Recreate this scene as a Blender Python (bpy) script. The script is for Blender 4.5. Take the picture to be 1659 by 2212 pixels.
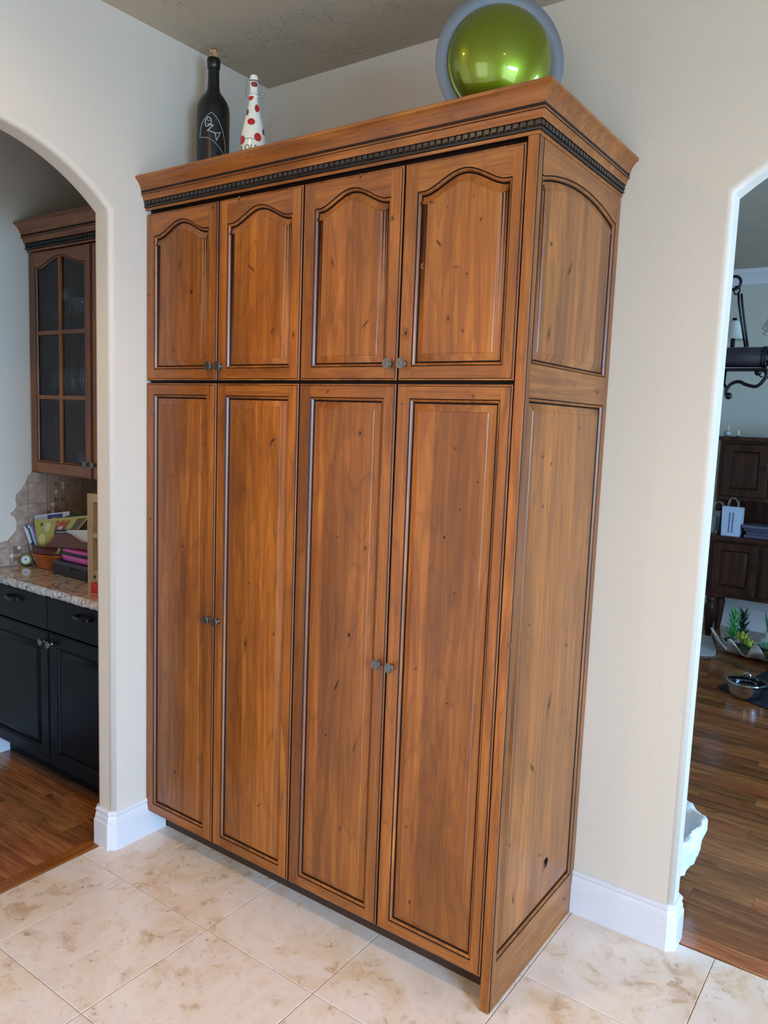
import bpy, bmesh, math, random
from mathutils import Vector, Matrix
random.seed(7)
PI = math.pi
for o in list(bpy.data.objects): bpy.data.objects.remove(o)
COL = bpy.context.scene.collection
SC = bpy.context.scene

# ------------------------------------------------------------ camera
cam_d = bpy.data.cameras.new('camera'); cam = bpy.data.objects.new('camera', cam_d); COL.objects.link(cam)
CR = Vector((0.812885, 0.581225, 0.037346)); CU = Vector((-0.098544, 0.074058, 0.992373)); CF = Vector((-0.574026, 0.810366, -0.117477))
m = Matrix((CR, CU, -CF)).transposed().to_4x4(); m.translation = Vector((0.8805, -1.8511, 1.6756))
cam.matrix_world = m
cam_d.sensor_fit = 'HORIZONTAL'; cam_d.sensor_width = 36; cam_d.lens = 36.106; cam_d.clip_start = .02
SC.camera = cam

def srgb(r, g, b, a=1):
    f = lambda c: c/12.92 if c <= .04045 else ((c+.055)/1.055)**2.4
    return (f(r/255), f(g/255), f(b/255), a)

# ------------------------------------------------------------ world, lights, exposure
w = bpy.data.worlds.new('world'); SC.world = w; w.use_nodes = True
w.node_tree.nodes['Background'].inputs[0].default_value = (.55, .78, 1, 1)
w.node_tree.nodes['Background'].inputs[1].default_value = 1.0
SC.view_settings.view_transform = 'Standard'; SC.view_settings.look = 'None'
SC.view_settings.exposure = -0.06; SC.view_settings.gamma = 1; SC.view_settings.use_curve_mapping = False

def area(name, loc, rot, sx, sy, power, col):
    d = bpy.data.lights.new(name, 'AREA'); d.shape = 'RECTANGLE'; d.size = sx; d.size_y = sy; d.energy = power; d.color = col
    o = bpy.data.objects.new(name, d); o.location = loc; o.rotation_euler = rot; COL.objects.link(o)
    return o
def spot(name, loc, power, col, rad=.045, cone=172):
    d = bpy.data.lights.new(name, 'SPOT'); d.energy = power; d.color = col; d.shadow_soft_size = rad; d.spot_size = math.radians(cone); d.spot_blend = .5
    o = bpy.data.objects.new(name, d); o.location = loc; COL.objects.link(o)
    return o
# daylight standing in the window openings (just outside them)
area('sky_kitchen_window', (5.7, -2.7, 3.1), (0, math.radians(58), 0), 3.4, 3.4, 2700, (.24, .54, 1))
area('garden_bounce_kitchen_window', (4.45, -2.7, 1.28), (0, PI/2, 0), 2.2, 2.5, 80, (.72, .95, .84))
area('daylight_front_window', (1.2, -5.25, 1.5), (PI/2, 0, 0), 2.1, 2.1, 40, (.90, .86, .84))
area('daylight_dining_window', (4.45, 1.75, 1.6), (0, PI/2, 0), 2.2, 1.9, 300, (.34, .62, 1))
WARM = (1, .64, .30)
CANS = [(-.81, -1.04, 17), (1.15, -1.04, 12), (-.81, -3.0, 58), (1.15, -3.0, 66), (3.0, -1.04, 14), (3.0, -3.0, 26)]
for cx_, cy_, pw in CANS:
    spot('downlight_bulb', (cx_, cy_, 3.022), pw, WARM)              # bare lamp light
    spot('downlight_beam', (cx_, cy_, 3.020), pw*(2.2 if cy_ > -2 else .3), WARM, .035, 118)   # reflector beam of the same can

# ------------------------------------------------------------ materials
def mat(name, col, rough=.5, metal=0, coat=0, spec=.5):
    m = bpy.data.materials.new(name); m.use_nodes = True
    b = m.node_tree.nodes['Principled BSDF']
    b.inputs['Base Color'].default_value = col if len(col) == 4 else (*col, 1)
    b.inputs['Roughness'].default_value = rough; b.inputs['Metallic'].default_value = metal
    b.inputs['Coat Weight'].default_value = coat; b.inputs['Coat Roughness'].default_value = .12
    b.inputs['Specular IOR Level'].default_value = spec
    return m
class NT:
    def __init__(s, m):
        s.t = m.node_tree; s.n = s.t.nodes; s.l = s.t.links; s.b = s.n['Principled BSDF']
    def new(s, ty, **kw):
        n = s.n.new(ty)
        for k, v in kw.items():
            if k.startswith('_'): n.inputs[k[1:]].default_value = v
            else: setattr(n, k, v)
        return n
    def link(s, a, b): s.l.new(a, b)
    def coords(s, scale=(1, 1, 1), rnd=7.0, shear=None):
        tc = s.new('ShaderNodeTexCoord'); oi = s.new('ShaderNodeObjectInfo')
        mu = s.new('ShaderNodeVectorMath', operation='SCALE'); cb = s.new('ShaderNodeCombineXYZ')
        for i in range(3): s.link(oi.outputs['Random'], cb.inputs[i])
        s.link(cb.outputs[0], mu.inputs[0]); mu.inputs['Scale'].default_value = rnd
        ad = s.new('ShaderNodeVectorMath', operation='ADD'); s.link(tc.outputs['Object'], ad.inputs[0]); s.link(mu.outputs[0], ad.inputs[1])
        mp = s.new('ShaderNodeMapping'); s.link(ad.outputs[0], mp.inputs[0]); mp.inputs['Scale'].default_value = scale
        return mp.outputs[0]
    def noise(s, vec, scale=1, detail=4, rough=.5, dist=0):
        n = s.new('ShaderNodeTexNoise'); n.inputs['Scale'].default_value = scale; n.inputs['Detail'].default_value = detail
        n.inputs['Roughness'].default_value = rough; n.inputs['Distortion'].default_value = dist
        s.link(vec, n.inputs['Vector']); return n.outputs['Fac']
    def ramp(s, fac, stops, interp='LINEAR'):
        r = s.new('ShaderNodeValToRGB'); r.color_ramp.interpolation = interp; e = r.color_ramp.elements
        while len(e) < len(stops): e.new(.5)
        for i, (p, c) in enumerate(stops): e[i].position = p; e[i].color = c if len(c) == 4 else (*c, 1)
        s.link(fac, r.inputs[0]); return r.outputs[0]
    def mix(s, fac, a, b, mode='MIX'):
        n = s.new('ShaderNodeMix', data_type='RGBA', blend_type=mode)
        if isinstance(fac, (int, float)): n.inputs[0].default_value = fac
        else: s.link(fac, n.inputs[0])
        for i, x in ((6, a), (7, b)):
            if isinstance(x, tuple): n.inputs[i].default_value = x
            else: s.link(x, n.inputs[i])
        return n.outputs[2]
    def math(s, op, a, b=0):
        n = s.new('ShaderNodeMath', operation=op)
        for i, x in enumerate((a, b)):
            if isinstance(x, (int, float)): n.inputs[i].default_value = x
            else: s.link(x, n.inputs[i])
        return n.outputs[0]
    def bump(s, h, strength=.3, dist=.002):
        n = s.new('ShaderNodeBump'); n.inputs['Strength'].default_value = strength; n.inputs['Distance'].default_value = dist
        s.link(h, n.inputs['Height']); s.link(n.outputs[0], s.b.inputs['Normal'])
G = lambda v: (v, v, v, 1)

def plaster(name, col, strength=.35, scale=9, cover=.60):
    m = mat(name, col, .62, spec=.3); t = NT(m)
    v = t.coords((1, 1, 1), 0)
    a = t.noise(v, scale*2.2, 2, .5, 1.6)
    gate = t.ramp(t.noise(v, scale*.45, 2), [(.45, G(0)), (.6, G(1))])
    r = t.ramp(a, [(cover, G(0)), (cover+.035, G(1)), (cover+.10, G(.35))])
    h = t.math('MULTIPLY', r, gate); h2 = t.math('MULTIPLY_ADD', t.noise(v, 120, 2), .06); t.link(h, t.n[-1].inputs[2])
    t.bump(h2, strength, .004)
    return m
M_WALL = plaster('wall_paint', srgb(213, 200, 184), .22)
M_WALLD = plaster('wall_paint_dining', srgb(196, 192, 180))
M_CEIL = plaster('ceiling_paint', srgb(184, 172, 152), .8, 11, .52)
M_TRIM = mat('white_trim_paint', srgb(216, 213, 215), .28)
M_GLAZE = mat('dark_glaze', srgb(30, 15, 11), .5, spec=.25)
M_BLACKW = mat('distressed_black_wood', srgb(40, 33, 30), .32)
t = NT(M_BLACKW); v = t.coords((8, 8, 60)); t.link(t.ramp(t.noise(v, 3, 5, .7), [(.3, srgb(22, 17, 16)), (.65, srgb(52, 43, 38)), (.8, srgb(96, 78, 66))]), t.b.inputs['Base Color'])

def wood(name, axis, c0, c1, c2, rough=.36, lam=.075, coat=.25, lamamp=.75, rnd=7.0):
    m = mat(name, c1, rough, coat=coat, spec=.5); m.node_tree.nodes['Principled BSDF'].inputs['Coat Roughness'].default_value = .22; t = NT(m)
    sc = [1, 1, 1]; sc[axis] = .07
    v = t.coords(tuple(sc), rnd)
    g1 = t.noise(v, 17, 7, .62, 2.2)
    sc2 = [1, 1, 1]; sc2[axis] = .018
    v2 = t.coords(tuple(sc2), rnd)
    g2 = t.noise(v2, 210, 3, .6, .2)
    v3 = t.coords((1, 1, 1) if axis != 2 else (1, 1, .45), rnd)
    g3 = t.noise(v3, 5, 3, .5, .4)
    base = t.ramp(g1, [(.12, c0), (.46, c1), (.72, c2)])
    base = t.mix(t.ramp(g2, [(.38, G(.3)), (.56, G(0))]), base, c0)
    sc4 = [1, 1, 1]; sc4[axis] = .16
    g4 = t.math('FRACT', t.math('MULTIPLY', t.noise(t.coords(tuple(sc4), rnd), 6, 2, .5, .5), 13))
    base = t.mix(t.ramp(g4, [(0, G(.34)), (.16, G(0)), (.9, G(0)), (1, G(.34))]), base, c0)
    base = t.mix(t.ramp(g3, [(.32, G(.4)), (.55, G(0))]), base, c0)
    if lam:
        tc = t.new('ShaderNodeSeparateXYZ'); t.link(v3, tc.inputs[0])
        ax = {2: (0, 1), 0: (2, 2), 1: (2, 2)}[axis]
        s_ = t.math('ADD', tc.outputs[ax[0]], tc.outputs[ax[1]]) if ax[0] != ax[1] else tc.outputs[2]
        fl = t.math('FLOOR', t.math('DIVIDE', s_, lam))
        wn = t.new('ShaderNodeTexWhiteNoise', noise_dimensions='1D'); t.link(fl, wn.inputs['W'])
        hv = t.new('ShaderNodeHueSaturation'); t.link(base, hv.inputs['Color'])
        t.link(t.math('MULTIPLY_ADD', wn.outputs[0], .36*lamamp*2), hv.inputs['Value']); t.n[-1].inputs[2].default_value = 1-.18*lamamp*2
        base = hv.outputs[0]
    t.link(base, t.b.inputs['Base Color'])
    t.bump(g2, .12, .001)
    return m
A0, A1, A2 = srgb(90, 45, 14), srgb(144, 80, 24), srgb(174, 105, 37)
M_WV = wood('alder_vertical_grain', 2, A0, A1, A2)
M_WX = wood('alder_grain_across', 0, A0, A1, A2, lam=0)
M_WY = wood('alder_grain_along_side', 1, A0, A1, A2, lam=0)
M_KNOT = mat('knot_dark', srgb(44, 20, 11), .45)
M_HALO = mat('knot_ring', srgb(122, 68, 27), .35)
M_DW = wood('walnut_hutch_wood', 2, srgb(28, 13, 8), srgb(54, 27, 14), srgb(96, 50, 24), .45, coat=.05)
M_DW.node_tree.nodes['Principled BSDF'].inputs['Specular IOR Level'].default_value = .3
M_PEWTER = mat('aged_pewter', srgb(120, 116, 112), .38, 1)
t = NT(M_PEWTER); v = t.coords((1, 1, 1)); t.link(t.ramp(t.noise(v, 260, 3), [(.4, srgb(116, 113, 111)), (.62, srgb(136, 132, 130))]), t.b.inputs['Base Color'])
M_NAVY = mat('black_cabinet_paint', srgb(5, 6, 12), .4, coat=0, spec=.15)

def travertine():
    m = mat('travertine', srgb(214, 196, 176), .2, coat=.15); t = NT(m)
    v = t.coords((1, 1, 1), 23)
    a = t.noise(v, 3.2, 6, .62, .9); b = t.noise(v, 14, 6, .7, .6); c = t.noise(v, 46, 4, .7, .3)
    base = t.ramp(a, [(.3, srgb(214, 194, 178)), (.46, srgb(228, 211, 198)), (.6, srgb(221, 198, 174)), (.75, srgb(204, 168, 130))])
    m1 = t.math('MULTIPLY', t.ramp(b, [(.52, G(0)), (.64, G(.75))]), t.ramp(a, [(.45, G(0)), (.6, G(1))]))
    base = t.mix(m1, base, srgb(180, 144, 108))
    m2 = t.math('MULTIPLY', t.ramp(c, [(.58, G(0)), (.66, G(.6))]), t.ramp(b, [(.5, G(0)), (.6, G(1))]))
    base = t.mix(m2, base, srgb(150, 112, 82))
    t.link(base, t.b.inputs['Base Color'])
    t.link(t.ramp(b, [(.3, G(.13)), (.8, G(.34))]), t.b.inputs['Roughness'])
    t.bump(m2, -.15, .001)
    return m
M_TRAV = travertine()
M_GROUT = mat('floor_grout', srgb(160, 140, 120), .8)

def plankmat(name, shift=0):
    m = mat(name, srgb(130, 85, 50), .2, coat=.4); t = NT(m)
    v = t.coords((.09, 1, 1), 31)
    a = t.noise(v, 22, 6, .65, 1.2); f = t.noise(v, 130, 4, .6, .4)
    v2 = t.coords((.35, 1, 1), 31); b = t.noise(v2, 9, 5, .6, 1.5)
    base = t.ramp(a, [(.25, srgb(96, 53, 25)), (.5, srgb(150, 94, 49)), (.75, srgb(186, 128, 74))])
    base = t.mix(t.ramp(f, [(.4, G(.35)), (.6, G(0))]), base, srgb(84, 48, 26))
    base = t.mix(t.ramp(b, [(.63, G(0)), (.72, G(.8))]), base, srgb(46, 26, 16))
    oi = t.new('ShaderNodeObjectInfo'); hv = t.new('ShaderNodeHueSaturation'); t.link(base, hv.inputs['Color'])
    t.link(t.math('MULTIPLY_ADD', oi.outputs['Random'], .75), hv.inputs['Value']); t.n[-1].inputs[2].default_value = .6
    r2 = t.math('FRACT', t.math('MULTIPLY', oi.outputs['Random'], 17.3))
    t.link(t.math('MULTIPLY_ADD', r2, .012), hv.inputs['Hue']); t.n[-1].inputs[2].default_value = .490
    t.link(hv.outputs[0], t.b.inputs['Base Color']); t.bump(f, .1, .001)
    return m
M_PLANK = plankmat('hardwood_plank')
M_PGAP = mat('plank_gap', srgb(38, 24, 16), .8)

def granite():
    m = mat('granite', srgb(150, 120, 90), .1, coat=.4); t = NT(m)
    v = t.coords((1, 1.6, 1), 0)
    a = t.noise(v, 4.2, 8, .65, 2.2); b = t.noise(v, 18, 6, .7, 1.0)
    base = t.ramp(a, [(.3, srgb(52, 38, 32)), (.4, srgb(150, 104, 66)), (.47, srgb(196, 172, 144)), (.55, srgb(206, 188, 166)), (.62, srgb(140, 88, 52)), (.7, srgb(186, 160, 134))])
    base = t.mix(t.ramp(b, [(.58, G(0)), (.66, G(.8))]), base, srgb(58, 44, 38))
    t.link(base, t.b.inputs['Base Color']); return m
M_GRAN = granite()
M_GEDGE = mat('chiselled_granite_edge', srgb(196, 190, 186), .45)
t = NT(M_GEDGE); v = t.coords((1.4, 1, 1), 0); t.link(t.ramp(t.noise(v, 26, 6, .7, 1.8), [(.36, srgb(60, 58, 62)), (.46, srgb(176, 168, 162)), (.7, srgb(226, 220, 214))]), t.b.inputs['Base Color'])
M_STONE = mat('tumbled_stone_tile', srgb(176, 150, 132), .6)
t = NT(M_STONE); v = t.coords((1, 1, 1), 9); t.link(t.ramp(t.noise(v, 30, 5, .6), [(.3, srgb(150, 124, 108)), (.7, srgb(192, 166, 146))]), t.b.inputs['Base Color']); t.bump(t.noise(v, 60, 4), .3, .002)
M_MOS = [mat('mosaic_'+n, c, .4) for n, c in (('cream', srgb(222, 206, 178)), ('tan', srgb(178, 146, 118)), ('rose_brown', srgb(140, 100, 84)), ('grey', srgb(150, 142, 138)))]
M_GLASS = bpy.data.materials.new('cabinet_glass'); M_GLASS.use_nodes = True
nt = M_GLASS.node_tree; nt.nodes.clear()
o_ = nt.nodes.new('ShaderNodeOutputMaterial'); tr = nt.nodes.new('ShaderNodeBsdfTransparent'); gl = nt.nodes.new('ShaderNodeBsdfGlossy'); mx = nt.nodes.new('ShaderNodeMixShader'); fr = nt.nodes.new('ShaderNodeFresnel')
tr.inputs[0].default_value = (.74, .80, .86, 1); gl.inputs['Roughness'].default_value = .03; fr.inputs[0].default_value = 1.5
nt.links.new(fr.outputs[0], mx.inputs[0]); nt.links.new(tr.outputs[0], mx.inputs[1]); nt.links.new(gl.outputs[0], mx.inputs[2]); nt.links.new(mx.outputs[0], o_.inputs[0])
M_CRYSTAL = M_GLASS.copy(); M_CRYSTAL.name = 'clear_glass_painted_sheen'
for n in M_CRYSTAL.node_tree.nodes:
    if n.type == 'FRESNEL': n.inputs[0].default_value = 2.0
    if n.type == 'BSDF_TRANSPARENT': n.inputs[0].default_value = (.9, .93, .95, 1)
_t = M_CRYSTAL.node_tree; _d = _t.nodes.new('ShaderNodeBsdfDiffuse'); _d.inputs[0].default_value = (.9, .95, 1, 1); _m = _t.nodes.new('ShaderNodeMixShader'); _m.inputs[0].default_value = .4  # white diffuse mixed into the clear glass as a painted pale sheen for highlights
_tr = [n for n in _t.nodes if n.type == 'BSDF_TRANSPARENT'][0]; _mx = [n for n in _t.nodes if n.type == 'MIX_SHADER' and n is not _m and n.inputs[0].is_linked][0]
_t.links.new(_tr.outputs[0], _m.inputs[1]); _t.links.new(_d.outputs[0], _m.inputs[2]); _t.links.new(_m.outputs[0], _mx.inputs[1])
M_IRON = mat('black_iron', srgb(34, 34, 38), .36, .6)
M_STEEL = mat('polished_steel', srgb(200, 204, 210), .12, 1)

# ------------------------------------------------------------ mesh builder
class MB:
    def __init__(s): s.v = []; s.f = []; s.mi = []; s.sm = []
    def add(s, vs, fs, mi=0, sm=False):
        b = len(s.v); s.v += [tuple(x) for x in vs]
        for f in fs: s.f.append(tuple(b+i for i in f)); s.mi.append(mi); s.sm.append(sm)
        return b
    def box(s, a, b, mi=0):
        x0, y0, z0 = a; x1, y1, z1 = b
        s.add([(x0,y0,z0),(x1,y0,z0),(x1,y1,z0),(x0,y1,z0),(x0,y0,z1),(x1,y0,z1),(x1,y1,z1),(x0,y1,z1)],
              [(0,3,2,1),(4,5,6,7),(0,1,5,4),(1,2,6,5),(2,3,7,6),(3,0,4,7)], mi)
    def loft(s, rings, mi=0, sm=True, closed=True, cap0=False, cap1=False):
        n = len(rings[0]); vs = [p for r in rings for p in r]; fs = []
        for i in range(len(rings)-1):
            for j in range(n if closed else n-1):
                k = (j+1) % n; fs.append((i*n+j, i*n+k, (i+1)*n+k, (i+1)*n+j))
        b = s.add(vs, fs, mi, sm)
        if cap0: s.f.append(tuple(b+j for j in range(n-1, -1, -1))); s.mi.append(mi); s.sm.append(False)
        if cap1: s.f.append(tuple(b+(len(rings)-1)*n+j for j in range(n))); s.mi.append(mi); s.sm.append(False)
    def lathe(s, prof, org=(0,0,0), axis=(0,0,1), n=32, mi=0, sm=True, squash=1):
        ax = Vector(axis).normalized(); a = ax.orthogonal().normalized()
        if abs(ax.z) > .99: a = Vector((1, 0, 0))
        b = ax.cross(a); o = Vector(org); rings = []
        for r, h in prof:
            r = max(r, 1e-5)
            rings.append([o+ax*h+(a*math.cos(2*PI*j/n)+b*math.sin(2*PI*j/n)*squash)*r for j in range(n)])
        s.loft(rings, mi, sm)
    def tube(s, pts, r, n=8, mi=0, cap=True):
        pts = [Vector(p) for p in pts]; rr = r if isinstance(r, (list, tuple)) else [r]*len(pts); rings = []; prev = None
        for i, p in enumerate(pts):
            d = (pts[min(i+1, len(pts)-1)]-pts[max(i-1, 0)]).normalized()
            if prev is None: a = d.orthogonal().normalized()
            else:
                a = prev-d*prev.dot(d)
                a = a.normalized() if a.length > 1e-6 else d.orthogonal().normalized()
            prev = a; b = d.cross(a)
            rings.append([p+(a*math.cos(2*PI*j/n)+b*math.sin(2*PI*j/n))*rr[i] for j in range(n)])
        s.loft(rings, mi, True, True, cap, cap)
    def ball(s, c, r, n=12, mi=0, sq=(1,1,1)):
        rings = []
        for i in range(n//2+1):
            ph = PI*i/(n//2); q = max(math.sin(ph), 1e-4)
            rings.append([(c[0]+r*sq[0]*q*math.cos(2*PI*j/n), c[1]+r*sq[1]*q*math.sin(2*PI*j/n), c[2]-r*sq[2]*math.cos(ph)) for j in range(n)])
        s.loft(rings, mi, True)
    def prism(s, poly, P, w0, w1, mi=0):
        n = len(poly); vs = [P(u, v, w0) for u, v in poly]+[P(u, v, w1) for u, v in poly]
        fs = [tuple(range(n)), tuple(range(2*n-1, n-1, -1))]+[(i, (i+1) % n, n+(i+1) % n, n+i) for i in range(n)]
        s.add(vs, fs, mi)
    def build(s, name, mats, parent=None, fix=True, bevel=0, seg=2):
        me = bpy.data.meshes.new(name); me.from_pydata(s.v, [], s.f)
        for mm in (mats if isinstance(mats, (list, tuple)) else [mats]): me.materials.append(mm)
        me.polygons.foreach_set('material_index', s.mi); me.polygons.foreach_set('use_smooth', s.sm)
        if fix:
            bm = bmesh.new(); bm.from_mesh(me); bmesh.ops.remove_doubles(bm, verts=bm.verts, dist=1e-6)
            bmesh.ops.recalc_face_normals(bm, faces=bm.faces); bm.to_mesh(me); bm.free()
        o = bpy.data.objects.new(name, me); COL.objects.link(o)
        if parent is not None:
            o.parent = parent; o.matrix_parent_inverse = WM[parent.name].inverted() if parent.name in WM else Matrix()
        if bevel:
            md = o.modifiers.new('bevel', 'BEVEL'); md.width = bevel; md.segments = seg; md.limit_method = 'ANGLE'
        WM[o.name] = Matrix()
        return o
WM = {}
def thing(name, label, cat, loc=(0,0,0), group=None, rot=0):
    o = bpy.data.objects.new(name, None); COL.objects.link(o); o.location = loc; o.rotation_euler = (0, 0, rot); o.empty_display_size = .05
    WM[o.name] = Matrix.Translation(loc) @ Matrix.Rotation(rot, 4, 'Z')
    o['label'] = label; o['category'] = cat
    if group: o['group'] = group
    return o
def tag(o, label, cat, group=None, kind=None):
    o['label'] = label; o['category'] = cat
    if group: o['group'] = group
    if kind: o['kind'] = kind
    return o
def structure(o, label=None, cat=None):
    o['kind'] = 'structure'
    if label: o['label'] = label
    if cat: o['category'] = cat
    return o
def local_mesh(o, parent, loc, rot=(0,0,0), scale=1):
    """instance of o's mesh under parent (parent at WM), world location"""
    c = o.copy(); COL.objects.link(c); c.parent = parent; c.matrix_parent_inverse = WM[parent.name].inverted()
    c.location = loc; c.rotation_euler = rot; c.scale = (scale,)*3 if isinstance(scale, (int, float)) else scale
    return c
PX = lambda x0=0: (lambda u, v, w: (u, w+x0, v))          # front-facing (-y): u=x, v=z, w=depth towards +y
PS = lambda x0=0: (lambda u, v, w: (x0-w, u, v))          # facing +x: u=y, v=z, w=depth towards -x

def offset(poly, d):
    n = len(poly); out = []
    for i in range(n):
        p0 = Vector(poly[i-1]); p = Vector(poly[i]); p1 = Vector(poly[(i+1) % n])
        e0 = (p-p0).normalized(); e1 = (p1-p).normalized()
        n0 = Vector((-e0.y, e0.x)); n1 = Vector((-e1.y, e1.x)); q = n0+n1
        k = d/max(.35, 1+n0.dot(n1))
        out.append((p.x+q.x*k, p.y+q.y*k))
    return out
def arch_h(u, kind):
    a = abs(u)
    if kind == 'door': return 0 if a > .86 else (.5*(1+math.cos(PI*a/.86)))**.8
    if kind == 'side': return 0 if a > .93 else math.cos(PI/2*a/.93)**.8
    return 0
def outline(u0, u1, v0, v1, amp=0, kind='door', N=36):
    """ccw; v1 = shoulder height, amp = rise of the arch"""
    if not amp: return [(u0, v0), (u1, v0), (u1, v1), (u0, v1)]
    c = (u0+u1)/2; h = (u1-u0)/2
    return [(u0, v0), (u1, v0)]+[(c+h*(1-2*i/N), v1+amp*arch_h(1-2*i/N, kind)) for i in range(N+1)]
def ring(mb, P, polyA, wA, polyB, wB, mi, sm=False):
    mb.loft([[P(u, v, wA) for u, v in polyA], [P(u, v, wB) for u, v in polyB]], mi, sm)
def framing(mb, P, u0, u1, v0, v1, ops, N=36, edge=.008, w_back=.02, back=True):
    """ops: list of (a0,a1,b0,b1,amp,kind) stacked bottom to top. mats: 0 vertical grain, 1 cross grain, 2 glaze"""
    e = edge; U0, U1, V0, V1 = u0+e, u1-e, v0+e, v1-e
    L, R = ops[0][0], ops[0][1]
    quad = lambda a, b, c, d, mi: mb.add([P(a, c, 0), P(b, c, 0), P(b, d, 0), P(a, d, 0)], [(0, 1, 2, 3)], mi)
    quad(U0, L, V0, V1, 0); quad(R, U1, V0, V1, 0)
    prev = V0
    for i, (a0, a1, b0, b1, amp, kind) in enumerate(ops):
        quad(L, R, prev, b0, 1)
        top = V1 if i == len(ops)-1 else ops[i+1][2]
        if amp:
            c = (a0+a1)/2; h = (a1-a0)/2
            lo = [(c+h*(2*j/N-1), b1+amp*arch_h(2*j/N-1, kind)) for j in range(N+1)]
            vs = [P(u, v, 0) for u, v in lo]+[P(u, top, 0) for u, v in lo]
            mb.add(vs, [(j, j+1, N+2+j, N+1+j) for j in range(N)], 1)
            prev = top
        else: prev = b1
        if i == len(ops)-1 and not amp: quad(L, R, b1, V1, 1)
        if amp and i < len(ops)-1: prev = ops[i+1][2]
        o = outline(a0, a1, b0, b1, amp, kind, N)
        ring(mb, P, o, 0, offset(o, .0024), .0035, 2)
        seq = [(.0024, .0035), (.0036, .0014), (.0048, .0012), (.0070, .0034), (.0094, .0070)]
        for (d0, w0), (d1, w1) in zip(seq, seq[1:]): ring(mb, P, offset(o, d0), w0, offset(o, d1), w1, 0)
        ring(mb, P, offset(o, .0094), .0070, offset(o, .0115), .0115, 2)
    r = lambda d: [(u0+d, v0+d), (u1-d, v0+d), (u1-d, v1-d), (u0+d, v1-d)]
    if w_back:
        ring(mb, P, r(e), 0, r(e-.0018), .0022, 2)
        ring(mb, P, r(e-.0018), .0022, r(e-.004), .0014, 0); ring(mb, P, r(e-.004), .0014, r(e-.0065), .003, 0)
        ring(mb, P, r(e-.0065), .003, r(0), .007, 2); ring(mb, P, r(0), .007, r(0), w_back, 2)
        if back: mb.add([P(u, v, w_back) for u, v in r(0)], [(0, 1, 2, 3)], 0)
    else:
        ring(mb, P, r(e), 0, r(0), .002, 2)
PROF = [(.0115, .0115), (.0142, .0102), (.018, .0088), (.026, .0058), (.0335, .0030), (.0345, .0030)]
def panel(mb, P, op, N=36, prof=PROF, back=.014, field=.0016):
    a0, a1, b0, b1, amp, kind = op; o = outline(a0, a1, b0, b1, amp, kind, N)
    seq = prof+[(.0358, field)]
    for i, ((d0, w0), (d1, w1)) in enumerate(zip(seq, seq[1:])):
        ring(mb, P, offset(o, d0), w0, offset(o, d1), w1, 2 if i == 0 else 0, i in (1, 2, 3))
    mb.add([P(u, v, field) for u, v in offset(o, .0358)], [tuple(range(len(o)))], 0)
    ring(mb, P, offset(o, .0115), .0115, offset(o, .0115), back, 2)
    mb.add([P(u, v, back) for u, v in offset(o, .0115)], [tuple(range(len(o)))], 2)
def depth_at(d):
    pts = [(-1, 0), (0, 0), (.0016, .003), (.006, .0008), (.0095, .008), (.0115, .0115), (.018, .0088), (.026, .0058), (.0335, .003), (.0358, .0016), (9, .0016)]
    for (a, wa), (b, wb) in zip(pts, pts[1:]):
        if a <= d <= b: return wa+(wb-wa)*(d-a)/(b-a)
    return 0
def knot(mb, P, k, w, mi_dark, mi_halo):
    u, v, lu, lv, wu, wv = k; rnd = random.Random(int(u*9999+v*777))
    L = math.hypot(lu, lv)
    for sc, dw, mi in ((1.5, -.00012, mi_halo), (.8 if math.hypot(wu, wv) < .0035 else .55, -.00024, mi_dark)):
        n = 12; pts = []
        for i in range(n):
            a = 2*PI*i/n; r = sc*(.85+.3*rnd.random())
            ca = math.cos(a); sa = math.sin(a); sa *= abs(sa)**(.6 if L > .009 else 0)
            pts.append((u+lu*ca*r+wu*sa*r, v+lv*ca*r+wv*sa*r))
        mb.add([P(a_, b_, w+dw) for a_, b_ in pts], [tuple(range(n))], mi)
def sweep(mb, path, prof, mi=0, sm=False, matseq=None, caps=True):
    """path: xy list; profile: (out, z); outward = right of travel"""
    n = len(path); rings = []
    for i in range(n):
        p = Vector(path[i])
        e0 = (p-Vector(path[i-1])).normalized() if i > 0 else None
        e1 = (Vector(path[i+1])-p).normalized() if i < n-1 else None
        e0 = e0 or e1; e1 = e1 or e0
        n0 = Vector((e0.y, -e0.x)); n1 = Vector((e1.y, -e1.x)); q = (n0+n1)/(1+n0.dot(n1))
        rings.append([(p.x+q.x*o, p.y+q.y*o, z) for o, z in prof])
    k = len(prof)
    for i in range(n-1):
        for j in range(k-1):
            mb.add([rings[i][j], rings[i+1][j], rings[i+1][j+1], rings[i][j+1]], [(0, 1, 2, 3)], matseq[j] if matseq else mi, False)
    if caps:
        for rr in (rings[0], rings[-1]): mb.add(rr, [tuple(range(k))], mi)
def text_geo(s, size, depth=0):
    c = bpy.data.curves.new('txt', 'FONT'); c.body = s; c.size = size; c.align_x = 'CENTER'; c.align_y = 'CENTER'; c.resolution_u = 3
    o = bpy.data.objects.new('txt', c); COL.objects.link(o); dg = bpy.context.evaluated_depsgraph_get(); me = o.evaluated_get(dg).to_mesh()
    vs = [tuple(v.co) for v in me.vertices]; fs = [tuple(p.vertices) for p in me.polygons]
    bpy.data.objects.remove(o); bpy.data.curves.remove(c)
    return vs, fs

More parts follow.
